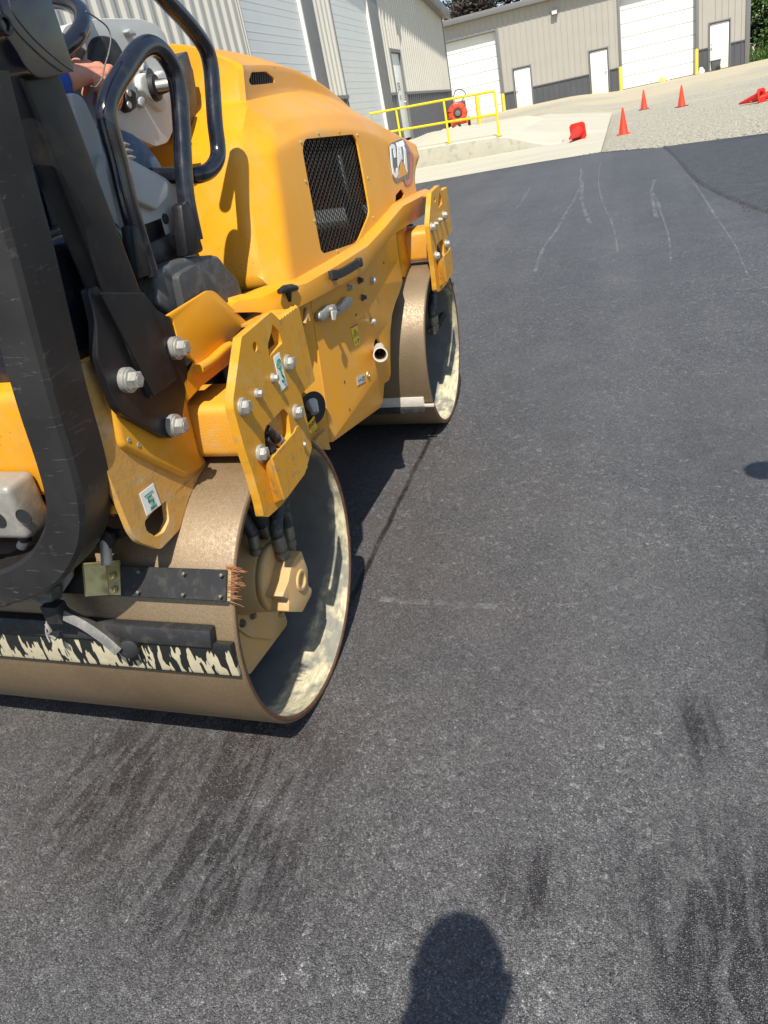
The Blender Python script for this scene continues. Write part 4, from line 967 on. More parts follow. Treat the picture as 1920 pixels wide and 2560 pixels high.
# plain ends on the far side so the machine holds up from other sides
B().box((-1.165, -.08, .55), (-1.185, .40, .98)).make('support_plate', M['yellow_plate'], rr, bevel=.003)
B().box((-1.165, 1.75, .55), (-1.185, 2.2, .98)).make('support_plate', M['yellow_plate'], rr, bevel=.003)
B().box((-1.165, -.07, .735), (-.5, .08, .862)).make('rear_cross_tube', M['yellow_cast'], rr, bevel=.02)

# ================================================================ PEOPLE
def skin(name, joints, edges, mat, parent=None, sub=2):
    me = bpy.data.meshes.new(name); me.from_pydata([j[0] for j in joints], edges, [])
    o = bpy.data.objects.new(name, me); place(o, parent); me.materials.append(mat)
    m = o.modifiers.new('k', 'SKIN'); m.use_smooth_shade = True
    lay = me.skin_vertices[0].data
    for i, j in enumerate(joints):
        r = j[1]; lay[i].radius = (r, r) if not hasattr(r, '__len__') else r; lay[i].use_root = (i == 0)
    s = o.modifiers.new('u', 'SUBSURF'); s.levels = sub; s.render_levels = sub
    bake(o); o.data.shade_smooth(); return o
def hand(name, wrist, fwd, up, side, mat, parent, curl=1.1, size=1.0, vox=.0022):
    """five-fingered hand: wrist point, direction to the knuckles, back-of-hand normal, thumb side"""
    wrist = Vector(wrist); f = Vector(fwd).normalized(); u = Vector(up); u = (u-f*u.dot(f)).normalized(); s = f.cross(u)*side
    b = B(); k = size
    rings = []
    for t, wd, th in ((-.05, .026, .022), (-.02, .027, .021), (.0, .028, .0185), (.02, .034, .016), (.045, .041, .0155), (.07, .043, .0145), (.088, .041, .012)):
        c = wrist+f*t*k; rings.append([c+s*wd*k*math.cos(a)*(1)+u*th*k*math.sin(a) for a in [2*math.pi*i/16 for i in range(16)]])
    n = 16; v = [p for r in rings for p in r]; fs = [(i*n+j, i*n+(j+1) % n, (i+1)*n+(j+1) % n, (i+1)*n+j) for i in range(len(rings)-1) for j in range(n)]+[tuple(range(n-1, -1, -1)), tuple(range((len(rings)-1)*n, len(rings)*n))]
    b.add(v, fs)
    for i, (off, L, r) in enumerate(((.031, .075, .0098), (.011, .084, .0102), (-.010, .078, .0096), (-.030, .062, .0086))):
        p = wrist+f*.080*k+s*off*k+u*.002; d = f.copy(); pts = [p-f*.02, p+u*.005]; rr_ = [r*1.05*k, r*1.12*k]; ang = 0
        for seg, c in ((.45, .55), (.32, 1.0), (.23, .7)):
            ang += c*curl; dd = f*math.cos(ang)-u*math.sin(ang); p = p+dd*L*seg*k*1.15; pts.append(p); rr_.append(r*k*(.98 if seg > .3 else .82))
        b.tube(smooth_path(pts, 3), [rr_[0]+(rr_[-1]-rr_[0])*i_/((len(pts)-1)*3) for i_ in range((len(pts)-1)*3+1)], 12)
        b.lathe(pts[-1], pts[-1]-pts[-2], [(-.004, rr_[-1]*.98), (.003, rr_[-1]*.75), (.006, .001)], 12)
        b.lathe(wrist+f*.082*k+s*off*k+u*.004, u, [(-.008, .011*k), (.004, .009*k), (.0075, .004*k), (.008, .0001)], 12)
        b.tube([wrist+f*.02*k+s*off*.5*k+u*.0135*k, wrist+f*.078*k+s*off*k+u*.0095*k], [.004*k, .0045*k], 8)
    p = wrist+f*.018*k+s*.026*k-u*.006; th = [p, p+f*.028*k+s*.022*k-u*.014*k, p+f*.055*k+s*.020*k-u*.034*k, p+f*.070*k+s*.004*k-u*.050*k]
    b.tube(smooth_path(th, 3), [.0155*k, .0150*k, .0145*k, .014*k, .0135*k, .0125*k, .0115*k, .011*k, .0095*k, .008*k], 12)
    me = bpy.data.meshes.new(name); me.from_pydata([tuple(p) for p in b.v], [], b.f)
    bm = bmesh.new(); bm.from_mesh(me); bmesh.ops.recalc_face_normals(bm, faces=bm.faces); bm.to_mesh(me); bm.free()
    o = bpy.data.objects.new(name, me); place(o, parent); me.materials.append(mat)
    m = o.modifiers.new('r', 'REMESH'); m.mode = 'VOXEL'; m.voxel_size = vox
    m = o.modifiers.new('s', 'SMOOTH'); m.iterations = 4; m.factor = .5
    bake(o); o.data.materials.clear(); o.data.materials.append(mat); o.data.shade_smooth(); return o
def head(c, face, r, parent, cap=None):
    c = Vector(c); f = Vector(face).normalized(); up = Vector((0, 0, 1)); s = f.cross(up)
    bm = bmesh.new(); bmesh.ops.create_icosphere(bm, subdivisions=4, radius=1)
    for v in bm.verts:
        p = v.co.copy(); y, z = p.y, p.z; k = 1-.18*max(0, -z)*(1 if y > 0 else .6)
        w = p.x*.78*k; d = y*(.98-.10*max(0, -z)); h = z*1.22
        ax = abs(p.x)
        if y > .5: d += .16*math.exp(-((p.x/.13)**2))*math.exp(-((z+.12)/.22)**2)      # nose
        if y > .4: d -= .07*math.exp(-(((ax-.33)/.16)**2))*math.exp(-((z-.10)/.12)**2)  # eye sockets
        if y > .4: d += .04*math.exp(-((p.x/.22)**2))*math.exp(-((z+.47)/.07)**2)-.03*math.exp(-((p.x/.2)**2))*math.exp(-((z+.40)/.03)**2)
        if y > .3 and z < -.7: d += .08
        v.co = c+(s*w+f*d+up*h)*r
    me = bpy.data.meshes.new('head'); bm.to_mesh(me); bm.free(); o = bpy.data.objects.new('head', me); place(o, parent); me.materials.append(M['skin']); me.shade_smooth()
    for e in (-1, 1):
        B().lathe(c+s*e*.76*r-up*.02*r-f*.05*r, s*e, [(-.01, r*.16), (.006, r*.2), (.012, r*.17), (.012, .001)], 14).make('ear', M['skin'], o, smooth=60)
        B().lathe(c+s*e*.31*r+f*.80*r+up*.12*r, f, [(-.02, r*.12), (0, r*.1), (.004, r*.05), (.005, .0001)], 14).make('eye', M['white'], o, smooth=60)
    bm = bmesh.new(); bmesh.ops.create_icosphere(bm, subdivisions=3, radius=1)
    for v in bm.verts:
        p = v.co; v.co = c+(s*p.x*.83+f*(p.y*1.02-.04)+up*(p.z*1.26+.02))*r
    bmesh.ops.delete(bm, geom=[v for v in bm.verts if (v.co-c).dot(up) < (.35*r if (v.co-c).dot(f) > 0 else -.35*r)], context='VERTS')
    me = bpy.data.meshes.new('hair'); bm.to_mesh(me); bm.free(); h = bpy.data.objects.new('cap' if cap else 'hair', me); place(h, parent); me.materials.append(cap or M['hair']); me.shade_smooth()
    if cap:
        pts = [c+(s*math.sin(t)*.8+f*math.cos(t)*.95)*r+up*.48*r for t in [-1.1+.2*i for i in range(12)]]
        out = [c+(s*math.sin(t)*.72+f*(math.cos(t)*.80+1.15))*r+up*.36*r for t in [-1.1+.2*i for i in range(12)]]
        B().prism([pts+out[::-1]], (0, 0, .006)).make('cap_brim', cap, h, smooth=0)
    return o
# operator, seated, right fist on the wheel
opr = empty('person', label='seated roller operator in blue sleeve and jeans, right hand by the steering wheel', cat='person', mat4=G4)
wr = on((183, 190), -.285); el = V(-.36, .06, 1.50)
shR = V(-.36, -.14, 1.80); shL = V(-.76, -.14, 1.80)
el = wr+V(-.03, -.25, -.03)
body = skin('clothed_body', [(V(-.56, -.06, 1.27), .15), (V(-.56, -.09, 1.45), (.17, .12)), (V(-.56, -.10, 1.66), (.19, .12)), (V(-.56, -.10, 1.82), (.10, .08)), (V(-.56, -.08, 1.90), .055),
  (V(-.38, -.12, 1.78), .075), (el, .050), (wr+(el-wr)*.08, .043), (V(-.74, -.12, 1.78), .075), (V(-.80, .08, 1.55), .052), (V(-.70, .30, 1.56), .036)],
  [(0, 1), (1, 2), (2, 3), (3, 4), (2, 5), (5, 6), (6, 7), (2, 8), (8, 9), (9, 10)], M['blue'], opr)
kn = on((320, 320), -.34)
legs = skin('jeans', [(V(-.56, -.05, 1.25), .14), (V(-.45, .02, 1.27), .105), (V(-.35, .18, kn.z-.05), .085), (V(-.345, kn.y-.02, kn.z-.055), .073), (V(-.34, kn.y+.05, 1.1), .058), (V(-.34, kn.y+.02, .93), .048),
  (V(-.68, .02, 1.27), .105), (V(-.76, .25, 1.32), .085), (V(-.76, .36, 1.3), .072), (V(-.76, .40, 1.1), .058), (V(-.76, .38, .93), .048)], [(0, 1), (1, 2), (2, 3), (3, 4), (4, 5), (0, 6), (6, 7), (7, 8), (8, 9), (9, 10)], M['denim'], opr)
hand('right_hand', wr, on((262, 166), -.30)-wr, V(.35, -.45, .82), 1, M['skin'], opr, curl=1.0, size=1.12)
hand('left_hand', V(-.70, .31, 1.56), V(.2, .5, .05), V(-.2, 0, 1), -1, M['skin'], opr, vox=.004)
head(V(-.56, -.05, 2.03), (0, 1, -.15), .105, opr, cap=None)
for x in (-.34, -.76): B().box((x-.05, .33, .915), (x+.05, .60, .98)).make('boot', M['rubber'], opr, bevel=.025, seg=3)

# people standing just outside the picture, whose shadows fall into it
def bystander(hd, face, label, armdir, shirt, drop=0):
    p = empty('person', label=label, cat='person', mat4=G4)
    hd = Vector(hd); f = Vector(face).normalized(); s = f.cross(Vector((0, 0, 1)))
    g = lambda a, b_, z: Vector((hd.x, hd.y, 0))+s*a+f*b_+Vector((0, 0, z*hd.z/1.63))
    w1 = g(.13, .16, 1.22) if armdir is None else armdir[0]; w2 = g(-.13, .16, 1.22) if armdir is None else armdir[1]
    skin('clothed_body', [(g(0, -.04, .98), (.15, .12)), (g(0, -.05, 1.15), (.15, .11)), (g(0, -.05, 1.34), (.19, .11)), (g(0, -.03, 1.44), (.08, .07)), (g(0, -.01, 1.52), .05),
      (g(.18, -.05, 1.38), .07), (g(.25, -.03, 1.12), .048), (w1, .03), (g(-.18, -.05, 1.38), .07), (g(-.25, -.03, 1.12), .048), (w2, .03)],
      [(0, 1), (1, 2), (2, 3), (3, 4), (2, 5), (5, 6), (6, 7), (2, 8), (8, 9), (9, 10)], shirt, p)
    skin('jeans', [(g(0, -.04, .95), (.15, .12)), (g(.09, -.04, .85), .095), (g(.11, -.01, .48), .065), (g(.12, -.06, .08), .045), (g(-.09, -.04, .85), .095), (g(-.11, -.01, .48), .065), (g(-.12, -.06, .08), .045)],
      [(0, 1), (1, 2), (2, 3), (0, 4), (4, 5), (5, 6)], M['denim'], p)
    for a_, w_, sd_ in ((1, w1, 1), (-1, w2, -1)): hand('hand', w_, (f*.4+Vector((0, 0, 1))) if w_.z > 1.1 else Vector((0, 0, -1))+f*.15, (f*-1+s*.2*a_) if w_.z > 1.1 else s*a_, sd_, M['skin'], p, curl=.5, vox=.005)
    for a_ in (-1, 1):
        q = g(.12*a_, .02, 0); B().box(q+Vector((-.05, -.13, 0)), q+Vector((.05, .15, .10))).make('boot', M['rubber'], p, bevel=.03, seg=3)
    head(hd, f, .105, p, cap=M['hair'] if 'cap' in label else None); return p
bystander(V(.79, -1.635, 1.61), (-.1, 1, -.1), 'photographer in blue shirt and jeans standing behind the roller with one hand raised', (V(1.06, -1.75, .90), V(.70, -1.60, 1.25)), M['blue'])
bh = on((2022, 1186), 0, 2)  # unseen figure added so its cap throws the small shadow at the right edge
bystander(bh+V(.18*1.64, -.58*1.64, 1.64), (-1, .12, -.1), 'unseen second worker in a dark cap, added to cast the shadow at the right edge', (V(bh.x+.26, bh.y-.70, .86), V(bh.x+.22, bh.y-1.24, .86)), paint('grey_cloth', (.16, .16, .16), (.12, .12, .12), 30, .85, bscale=400, bstr=.4))
# ================================================================ GROUND
def struct(o): o['kind'] = 'structure'; return o
def asphalt_mat(name, far=False):
    t = NT(name); co = t.co.outputs['Object']
    a = t.vor(275); b = t.vor(540); c = t.vor(70)
    big = t.noise(1.1, 4, .55); mid = t.noise(5.5, 4, .6); fine = t.noise(240, 3, .65)
    tone = t.mix(t.ramp(big, [(.35, 0.0), (.68, 1.0)]), (.096, .095, .095), (.120, .118, .114))
    tone = t.mix(t.ramp(mid, [(.4, 0.0), (.7, .55)]), tone, (.140, .136, .132))
    sp = t.n('SeparateColor'); t.l(a.outputs['Color'], sp.inputs[0])
    grey = t.ramp(sp.outputs[0], [(0.0, .70), (.6, .96), (.88, 1.12), (.95, 1.5), (1.0, 2.2)])  # tone per stone; the brightest cells are glints painted into the colour
    sc3 = t.n('SeparateColor'); t.l(c.outputs['Color'], sc3.inputs[0]); grey = t.math('MULTIPLY', grey, t.ramp(sc3.outputs[0], [(0.0, .82), (.5, 1.0), (.93, 1.05), (.96, 1.55)]))  # sparse larger stones lightened too, more glints in the colour
    lap = t.ramp(t.noise(1.0, 2, .5, t.mapping((2.1, .07, 1))), [(.35, .90), (.5, 1.0), (.65, 1.10)]); tone = t.mix(1.0, tone, lap, 'MULTIPLY')
    hs = t.n('HueSaturation'); t.l(tone, hs.inputs['Color']); t.l(grey, hs.inputs['Value'])
    cz = t.ramp(t.noise(.9, 4, .6), [(.38, .55), (.66, 1.25)])
    gmix = t.math('ADD', 1.0, t.math('MULTIPLY', t.math('SUBTRACT', grey, 1.0), cz))
    t.l(gmix, hs.inputs['Value'])
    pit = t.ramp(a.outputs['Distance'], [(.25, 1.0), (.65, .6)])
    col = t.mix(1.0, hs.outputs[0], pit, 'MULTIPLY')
    # oily brown smears and wet rake marks, in long streaks along the rolling direction
    sx = t.n('SeparateXYZ'); t.l(co, sx.inputs[0])
    def blob(x, y, rx, ry, rot=0):
        v = t.n('Mapping'); v.vector_type = 'TEXTURE'; v.inputs['Location'].default_value = (x, y, 0); v.inputs['Rotation'].default_value = (0, 0, rot); v.inputs['Scale'].default_value = (rx, ry, 50)
        t.l(co, v.inputs['Vector']); l_ = t.n('VectorMath', operation='LENGTH'); t.l(v.outputs[0], l_.inputs[0])
        return t.ramp(l_.outputs['Value'], [(.35, 1.0), (1.0, 0.0)])
    m = t.mapping((24, 5.0, 1), rot=(0, 0, .12)); st = t.noise(1.0, 6, .70, m, .9); stk = t.ramp(st, [(.47, 0.0), (.54, 1.0)])
    wet = None
    for q in ((-.10, -.30, .30, .26, .1), (-.06, -.56, .34, .30, 0), (-.42, -.42, .26, .32, .2), (1.0, -.60, .30, .40, .3), (.60, -.50, .10, .12, 0), (1.18, .15, .10, .5, 0), (.95, -.05, .07, .18, 0)):
        w_ = blob(*q); wet = w_ if wet is None else t.math('MAXIMUM', wet, w_)
    wetm = t.math('MULTIPLY', wet, stk)
    col = t.mix(t.math('MULTIPLY', t.math('MULTIPLY', wet, t.ramp(t.noise(3.1, 3), [(.3, .3), (.6, 1.0)])), .55), col, (.04, .038, .038))
    col = t.mix(t.math('MULTIPLY', wetm, .8), col, (.018, .016, .016))
    brn = t.math('MULTIPLY', blob(-.35, .6, 1.3, 1.9), t.ramp(t.noise(2.2, 3), [(.35, .15), (.65, .8)]))
    col = t.mix(t.math('MULTIPLY', brn, .5), col, (.092, .070, .062))
    # seam left by the drum edge
    dx = t.math('ABSOLUTE', t.math('ADD', t.math('ADD', sx.outputs[0], .055), t.math('MULTIPLY', t.math('SUBTRACT', t.noise(5, 4), .5), .03)))
    seam = t.math('MULTIPLY', t.ramp(dx, [(.0, 1.0), (.007, 1.0), (.012, .0)]), t.ramp(t.math('MULTIPLY', sx.outputs[1], .5), [(.08, 0.0), (.14, 1.0), (.80, 1.0), (.9, 0.0)]))
    seam = t.math('MULTIPLY', seam, t.ramp(t.noise(12, 3), [(.3, .45), (.55, 1.0)]))
    col = t.mix(t.math('MULTIPLY', seam, .95), col, (.012, .008, .007))
    # pale dusty scuffs
    sc_ = t.math('MULTIPLY', t.ramp(t.noise(1.3, 5, .7, t.mapping((.6, 2.6, 1))), [(.60, 0.0), (.78, .5)]), t.ramp(fine, [(.45, 0.0), (.7, 1.0)]))
    col = t.mix(t.math('MULTIPLY', sc_, .35), col, (.16, .155, .15))
    # tilted facets give the glints of coated stones
    vm = t.n('VectorMath', operation='SUBTRACT'); t.l(a.outputs['Color'], vm.inputs[0]); vm.inputs[1].default_value = (.5, .5, .5)
    v2 = t.n('VectorMath', operation='SCALE'); t.l(vm.outputs[0], v2.inputs[0]); v2.inputs['Scale'].default_value = .7
    vb = t.n('VectorMath', operation='SUBTRACT'); t.l(b.outputs['Color'], vb.inputs[0]); vb.inputs[1].default_value = (.5, .5, .5)
    vb2 = t.n('VectorMath', operation='SCALE'); t.l(vb.outputs[0], vb2.inputs[0]); vb2.inputs['Scale'].default_value = .5
    ge = t.n('NewGeometry'); ad = t.n('VectorMath', operation='ADD'); t.l(ge.outputs['Normal'], ad.inputs[0]); t.l(v2.outputs[0], ad.inputs[1])
    ad2 = t.n('VectorMath', operation='ADD'); t.l(ad.outputs[0], ad2.inputs[0]); t.l(vb2.outputs[0], ad2.inputs[1])
    no = t.n('VectorMath', operation='NORMALIZE'); t.l(ad2.outputs[0], no.inputs[0])
    hgt = t.math('ADD', t.math('MULTIPLY', a.outputs['Distance'], -.7), t.math('ADD', t.math('MULTIPLY', fine, .5), t.math('MULTIPLY', c.outputs['Distance'], -.35)))
    t.set(color=col, rough=t.math('SUBTRACT', t.ramp(sp.outputs[1], [(0, .34), (.5, .52), (1, .62)]), t.math('MULTIPLY', wetm, .12)), spec=.5)
    t.bump(hgt, .8, .0035, no.outputs[0]); return t.m
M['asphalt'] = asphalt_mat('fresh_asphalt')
def loose_mat():
    t = NT('uncompacted_asphalt'); a = t.vor(95); b = t.noise(9, 5, .7, t.mapping((1, 3.2, 1)))
    col = t.mix(t.ramp(b, [(.4, 0.0), (.65, 1.0)]), (.065, .065, .07), (.115, .115, .118)); col = t.mix(1.0, col, t.ramp(a.outputs['Distance'], [(.2, 1.3), (.6, .5)]), 'MULTIPLY')
    t.set(color=col, rough=.6); t.bump(t.math('ADD', t.math('MULTIPLY', a.outputs['Distance'], -1.0), b), .9, .012); return t.m
def gravel_mat():
    t = NT('gravel_and_dirt'); a = t.vor(22); c = t.vor(55); b = t.noise(.22, 5, .6); s = t.n('SeparateXYZ'); t.l(t.co.outputs['Object'], s.inputs[0])
    st = t.noise(.8, 4, .6, t.mapping((.25, 1.6, 1)))
    sp = t.n('SeparateColor'); t.l(c.outputs['Color'], sp.inputs[0])
    gr = t.mix(sp.outputs[0], (.31, .29, .22), (.60, .56, .44)); gr = t.mix(1.0, gr, t.ramp(a.outputs['Distance'], [(.3, 1.0), (.75, .62)]), 'MULTIPLY')
    di = t.mix(st, (.42, .36, .235), (.56, .49, .34))
    w = t.ramp(t.math('ADD', t.math('MULTIPLY', s.outputs[1], .02), t.math('MULTIPLY', t.math('SUBTRACT', b, .5), .9)), [(.56, 0.0), (.76, 1.0)])
    t.set(color=t.mix(w, gr, di), rough=.9); t.bump(t.math('ADD', t.math('MULTIPLY', a.outputs['Distance'], -.6), t.noise(60, 3)), .7, .03); return t.m
def concrete_mat(name, k=1.0):
    t = NT(name); a = t.noise(.9, 5, .6, t.mapping((.5, 1.4, 1))); b = t.noise(14, 5, .65)
    c = t.mix(a, (.42*k, .39*k, .29*k), (.56*k, .525*k, .41*k)); c = t.mix(t.ramp(b, [(.5, 0.0), (.7, .35)]), c, (.36*k, .34*k, .27*k))
    c = t.mix(t.ramp(t.noise(2.4, 5, .7, t.mapping((.3, 2.2, 1))), [(.55, 0.0), (.72, .4)]), c, (.33*k, .31*k, .25*k))
    t.set(color=c, rough=.85); t.bump(b, .3, .006); return t.m
M['gravel'] = gravel_mat(); M['loose'] = loose_mat(); M['concrete'] = concrete_mat('worn_concrete'); M['concrete2'] = concrete_mat('walkway_concrete', 1.06)
EDGE = [(-40, 16.5), (-14, 15.3), (-6, 14.3), (-2.92, 13.85), (-.98, 13.62), (.36, 13.2), (.45, 13.05), (.70, 12.75), (1.41, 11.9), (2.68, 11.0), (8, 8.6), (40, 1.0)]
def edge(x):
    for (x0, y0), (x1, y1) in zip(EDGE, EDGE[1:]):
        if x <= x1: return y0+(y1-y0)*max(x-x0, 0)/(x1-x0)
    return EDGE[-1][1]
def grid(name, xs, ys, zf, mat, yf=None):
    v = []; f = []
    for j, u in enumerate(ys):
        for x in xs:
            y = yf(x, u) if yf else u; v.append((x, y, zf(x, y)))
    n = len(xs)
    f = [(j*n+i, j*n+i+1, (j+1)*n+i+1, (j+1)*n+i) for j in range(len(ys)-1) for i in range(n-1)]
    o = mkobj(name, v, f, mat, None, smooth=180); return o
def lin(a, b_, n): return [a+(b_-a)*i/(n-1) for i in range(n)]
xs = lin(-60, -14, 10)[:-1]+lin(-14, 9, 70)[:-1]+lin(9, 60, 12)
hill = lambda x, y: hz(x, y)+ss(12, 60, x)*1.2*ss(20, 60, y)
struct(grid('gravel_yard', [-300, -120]+xs+[120, 300], [-100, -30, -10]+lin(-4, 60, 110)+[90, 180, 400], lambda x, y: hill(x, y)-.035 if y < edge(x)+.35 else (hill(x, y)-.08 if x < .36 and y < 28.2 else hill(x, y)), M['gravel']))
xa = lin(-40, -12, 12)[:-1]+lin(-12, 8, 240)[:-1]+lin(8, 40, 14)
def ye(x, u):
    e = edge(x)+.05*mnoise.noise(Vector((x*3.1, 0, 0)))+.022*mnoise.noise(Vector((x*14, 3, 0)))
    return -30+(e+30)*u
us = [0, .3, .55]+lin(.6, .999, 60)+[1.0]
as_ = grid('asphalt_paving', xa, us, lambda x, y: hz(x, y), M['asphalt'], ye)
# rolled-down front lip of the mat
struct(as_)
lipv = []; 
for x in xa: y = ye(x, 1.0); lipv += [(x, y-.001, hz(x, y)), (x, y+.03, hz(x, y)-.012), (x, y+.05, hz(x, y)-.045)]
lf = [(3*i+k, 3*i+3+k, 3*i+4+k, 3*i+1+k) for i in range(len(xa)-1) for k in range(2)]
struct(mkobj('asphalt_edge', lipv, lf, M['loose'], None, smooth=180))
# uncompacted strip at the right with its raised joint
SE = [(1.36, 11.9), (1.40, 11.13), (1.45, 9.6), (1.48, 8.29), (1.53, 7.5), (1.61, 6.89), (1.74, 6.2), (1.91, 5.59), (2.3, 4.6), (3.0, 3.4), (4.5, 1.8), (9, -1)]
sp_ = smooth_path([Vector((x, y, 0)) for x, y in SE], 10)
v = []; f = []
for i, p in enumerate(sp_):
    jx = .012*mnoise.noise(Vector((p.y*9, 0, 0)))
    for k, w_ in enumerate((0, .03, .07, .4, 1.5, 4, 12)):
        x = p.x+w_+jx; y = min(p.y+w_*.12, edge(x)-.03); v.append((x, y, hz(x, y)+(.0005, .022, .012, .012, .012, .012, .012)[k]+(.004*mnoise.noise(Vector((x*9, y*9, 0))) if 0 < k < 6 else 0)))
n = 7; f = [(i*n+k, i*n+k+1, (i+1)*n+k+1, (i+1)*n+k) for i in range(len(sp_)-1) for k in range(n-1)]
struct(mkobj('asphalt_joint_strip', v, f, M['loose'], None, smooth=180))
# crumbs lying about
def crumbs(name, pts, mat, label=None):
    b = B()
    for (x, y, r) in pts:
        z = (hz(x, y)); t = random.random()*6.28; q = []
        for k in range(5): a = t+k*1.257; q.append(Vector((x+r*math.cos(a)*random.uniform(.7, 1.2), y+r*math.sin(a)*random.uniform(.7, 1.2), z+r*.1)))
        q.append(Vector((x+r*.2, y, z+r*random.uniform(.6, 1.0))))
        b.add(q, [(0, 1, 5), (1, 2, 5), (2, 3, 5), (3, 4, 5), (4, 0, 5)])
    o = b.make(name, mat, None, smooth=0); o['kind'] = 'stuff'; return o
pts = []
for i in range(700):
    p = sp_[random.randrange(0, len(sp_)-22)]; pts.append((p.x+abs(random.gauss(0, .10)), p.y+random.uniform(-.1, .1), random.uniform(.003, .009)))
for i in range(500): pts.append((random.uniform(1.75, 2.9), random.gauss(6.3, .35), random.uniform(.004, .012)))
for k in range(2):
    for i in range(260): x = random.uniform(1.5, 3.2); pts.append((x, 8.35-.8*k+(x-1.5)*.22+random.gauss(0, .02), random.uniform(.004, .012)))
for i in range(200): x = random.gauss(.72, .25); pts.append((x, edge(x)+random.gauss(0, .03), random.uniform(.006, .018)))
o = crumbs('asphalt_crumbs', pts, M['loose']); tag(o, 'loose dark asphalt crumbs along the paving joint at the right', 'gravel')
pts = []
for i in range(5200):
    y = 11+(random.random()**1.6)*22; x = random.uniform(.5, 1.2+y*.25)
    if y > edge(x)+.06: pts.append((x, y, random.uniform(.008, .022)))
o = crumbs('gravel', pts, M['gravel']); tag(o, 'loose grey gravel stones beyond the edge of the asphalt', 'gravel')
# chalk scuffs
t = NT('chalk_dust'); nz = t.noise(30, 5, .7); nz2 = t.noise(4, 3); al = t.math('MULTIPLY', t.ramp(nz, [(.40, 0.0), (.62, .42)]), t.ramp(nz2, [(.35, .3), (.55, 1.0)])); t.set(color=(.33, .34, .35), rough=.9, alpha=al); M['chalk'] = t.m
def ribbon(name, px, wd, b):
    q = [onground(p) for p in px]; q = smooth_path([Vector((p.x, p.y, 0)) for p in q], 6); v = []; 
    for i, p in enumerate(q):
        d = (q[min(i+1, len(q)-1)]-q[max(i-1, 0)]).normalized(); s_ = Vector((-d.y, d.x, 0)); w_ = wd*(.6+.5*abs(mnoise.noise(p*5)))
        for k in (-1, 1): r = p+s_*w_*k; v.append((r.x, r.y, hz(r.x, r.y)+.002))
    b.add(v, [(2*i, 2*i+1, 2*i+3, 2*i+2) for i in range(len(q)-1)])
F = crop(1040, 230, 1.885)
b = B()
for L, w_ in (([(775, 360), (780, 385), (772, 410), (785, 440), (780, 500), (795, 560), (820, 620)], .05), ([(780, 440), (745, 510), (700, 580), (670, 640), (600, 740), (560, 850)], .035), ([(1125, 415), (1110, 470), (1135, 510), (1150, 560)], .045), ([(1110, 480), (1130, 590)], .05), ([(1300, 420), (1330, 460), (1370, 520), (1420, 600)], .03), ([(560, 380), (640, 372), (700, 368)], .02), ([(540, 450), (480, 545), (440, 560)], .03), ([(870, 330), (860, 420), (880, 520), (930, 640), (950, 760)], .02), ([(1420, 600), (1500, 720), (1560, 860)], .02), ([(1150, 560), (1190, 680), (1200, 800)], .02)):
    ribbon('', F(*L), w_*.5, b)
for L, w_ in (([(1085, 765), (1065, 800), (1075, 835)], .012), ([(950, 1740-240), (1100, 1515), (1240, 1520)], .02), ([(1420, 1300), (1440, 1310)], .02), ([(1270, 1150), (1300, 1128), (1330, 1115)], .006)): ribbon('', L, w_, b)
o = b.make('chalk_scuffs', M['chalk'], None, smooth=0); tag(o, 'pale chalky scuff lines trailing over the new asphalt', 'scuff marks', kind='stuff')
# concrete apron and raised walkway
v = []; f = []
cx = lin(-40, .42, 40); cy = lin(0, 1, 40)
struct(grid('concrete_apron', cx, cy, lambda x, y: hz(x, y)+.004, M['concrete'], lambda x, u: edge(x)+.02+(28.6-edge(x))*u))
def wz(x, y):      # top of the walkway
    t = 1-ss(-2.2, -.6, x); return (hz(x, 17)+.008)*(1-t)+t*(.62+.03*(-2-x)+.022*(y-18.4))+.012
yf_ = lambda x: 17.9+.5*(1-ss(-2.0, -.6, x))+max(0, -2.0-x)*.16
wx = lin(-5.6, -.55, 40); v = []; n = 9
for x in wx:
    y0 = yf_(x); z0 = wz(x, y0); v += [(x, y0-.10, hz(x, y0)-.02), (x, y0-.03, z0-.03), (x, y0, z0)]
    for k in range(6): y = y0+.03+(25.5-y0)*(k/5); v.append((x, y, wz(x, y)))
f = [(i*n+k, i*n+k+1, (i+1)*n+k+1, (i+1)*n+k) for i in range(len(wx)-1) for k in range(n-1)]
M['kerb_face'] = paint('dirty_kerb_concrete', (.42, .395, .31), (.32, .30, .24), 2.2, .9, bscale=14, bstr=.4, dirt=(.18, .17, .14), dirtamt=.5, bdist=.01)
struct(mkobj('raised_walkway', v, f, None, None, smooth=40, mats=[M['concrete2'], M['kerb_face']], fmat=[1 if q[0] % n == 0 else 0 for q in f]))

# ================================================================ BUILDINGS
M['siding'] = paint('beige_metal_siding', (.40, .375, .32), (.36, .34, .29), 1.2, .45, bscale=8, bstr=.04)
M['siding2'] = paint('pale_metal_siding', (.52, .50, .43), (.46, .44, .38), 1.2, .45, bscale=8, bstr=.04)
M['charcoal'] = paint('charcoal_metal', (.085, .088, .095), (.07, .072, .08), 1.2, .45)
M['trim'] = paint('grey_trim', (.17, .165, .16), (.15, .15, .145), 1.5, .5)
M['doorwhite'] = paint('white_door_paint', (.76, .77, .70), (.70, .71, .65), .8, .45, bscale=4, bstr=.03)
M['doorgrey'] = paint('grey_white_door', (.60, .62, .60), (.54, .56, .54), .8, .5, bscale=4, bstr=.05)
M['safety'] = paint('safety_yellow', (.85, .66, .01), (.78, .58, .01), 5, .35, coat=.2)
M['bollard_y'] = paint('bollard_yellow', (.80, .55, .05), (.75, .5, .06), 3, .5)
M['trim_spare'] = M['trim']  # unused second key for the grey trim paint
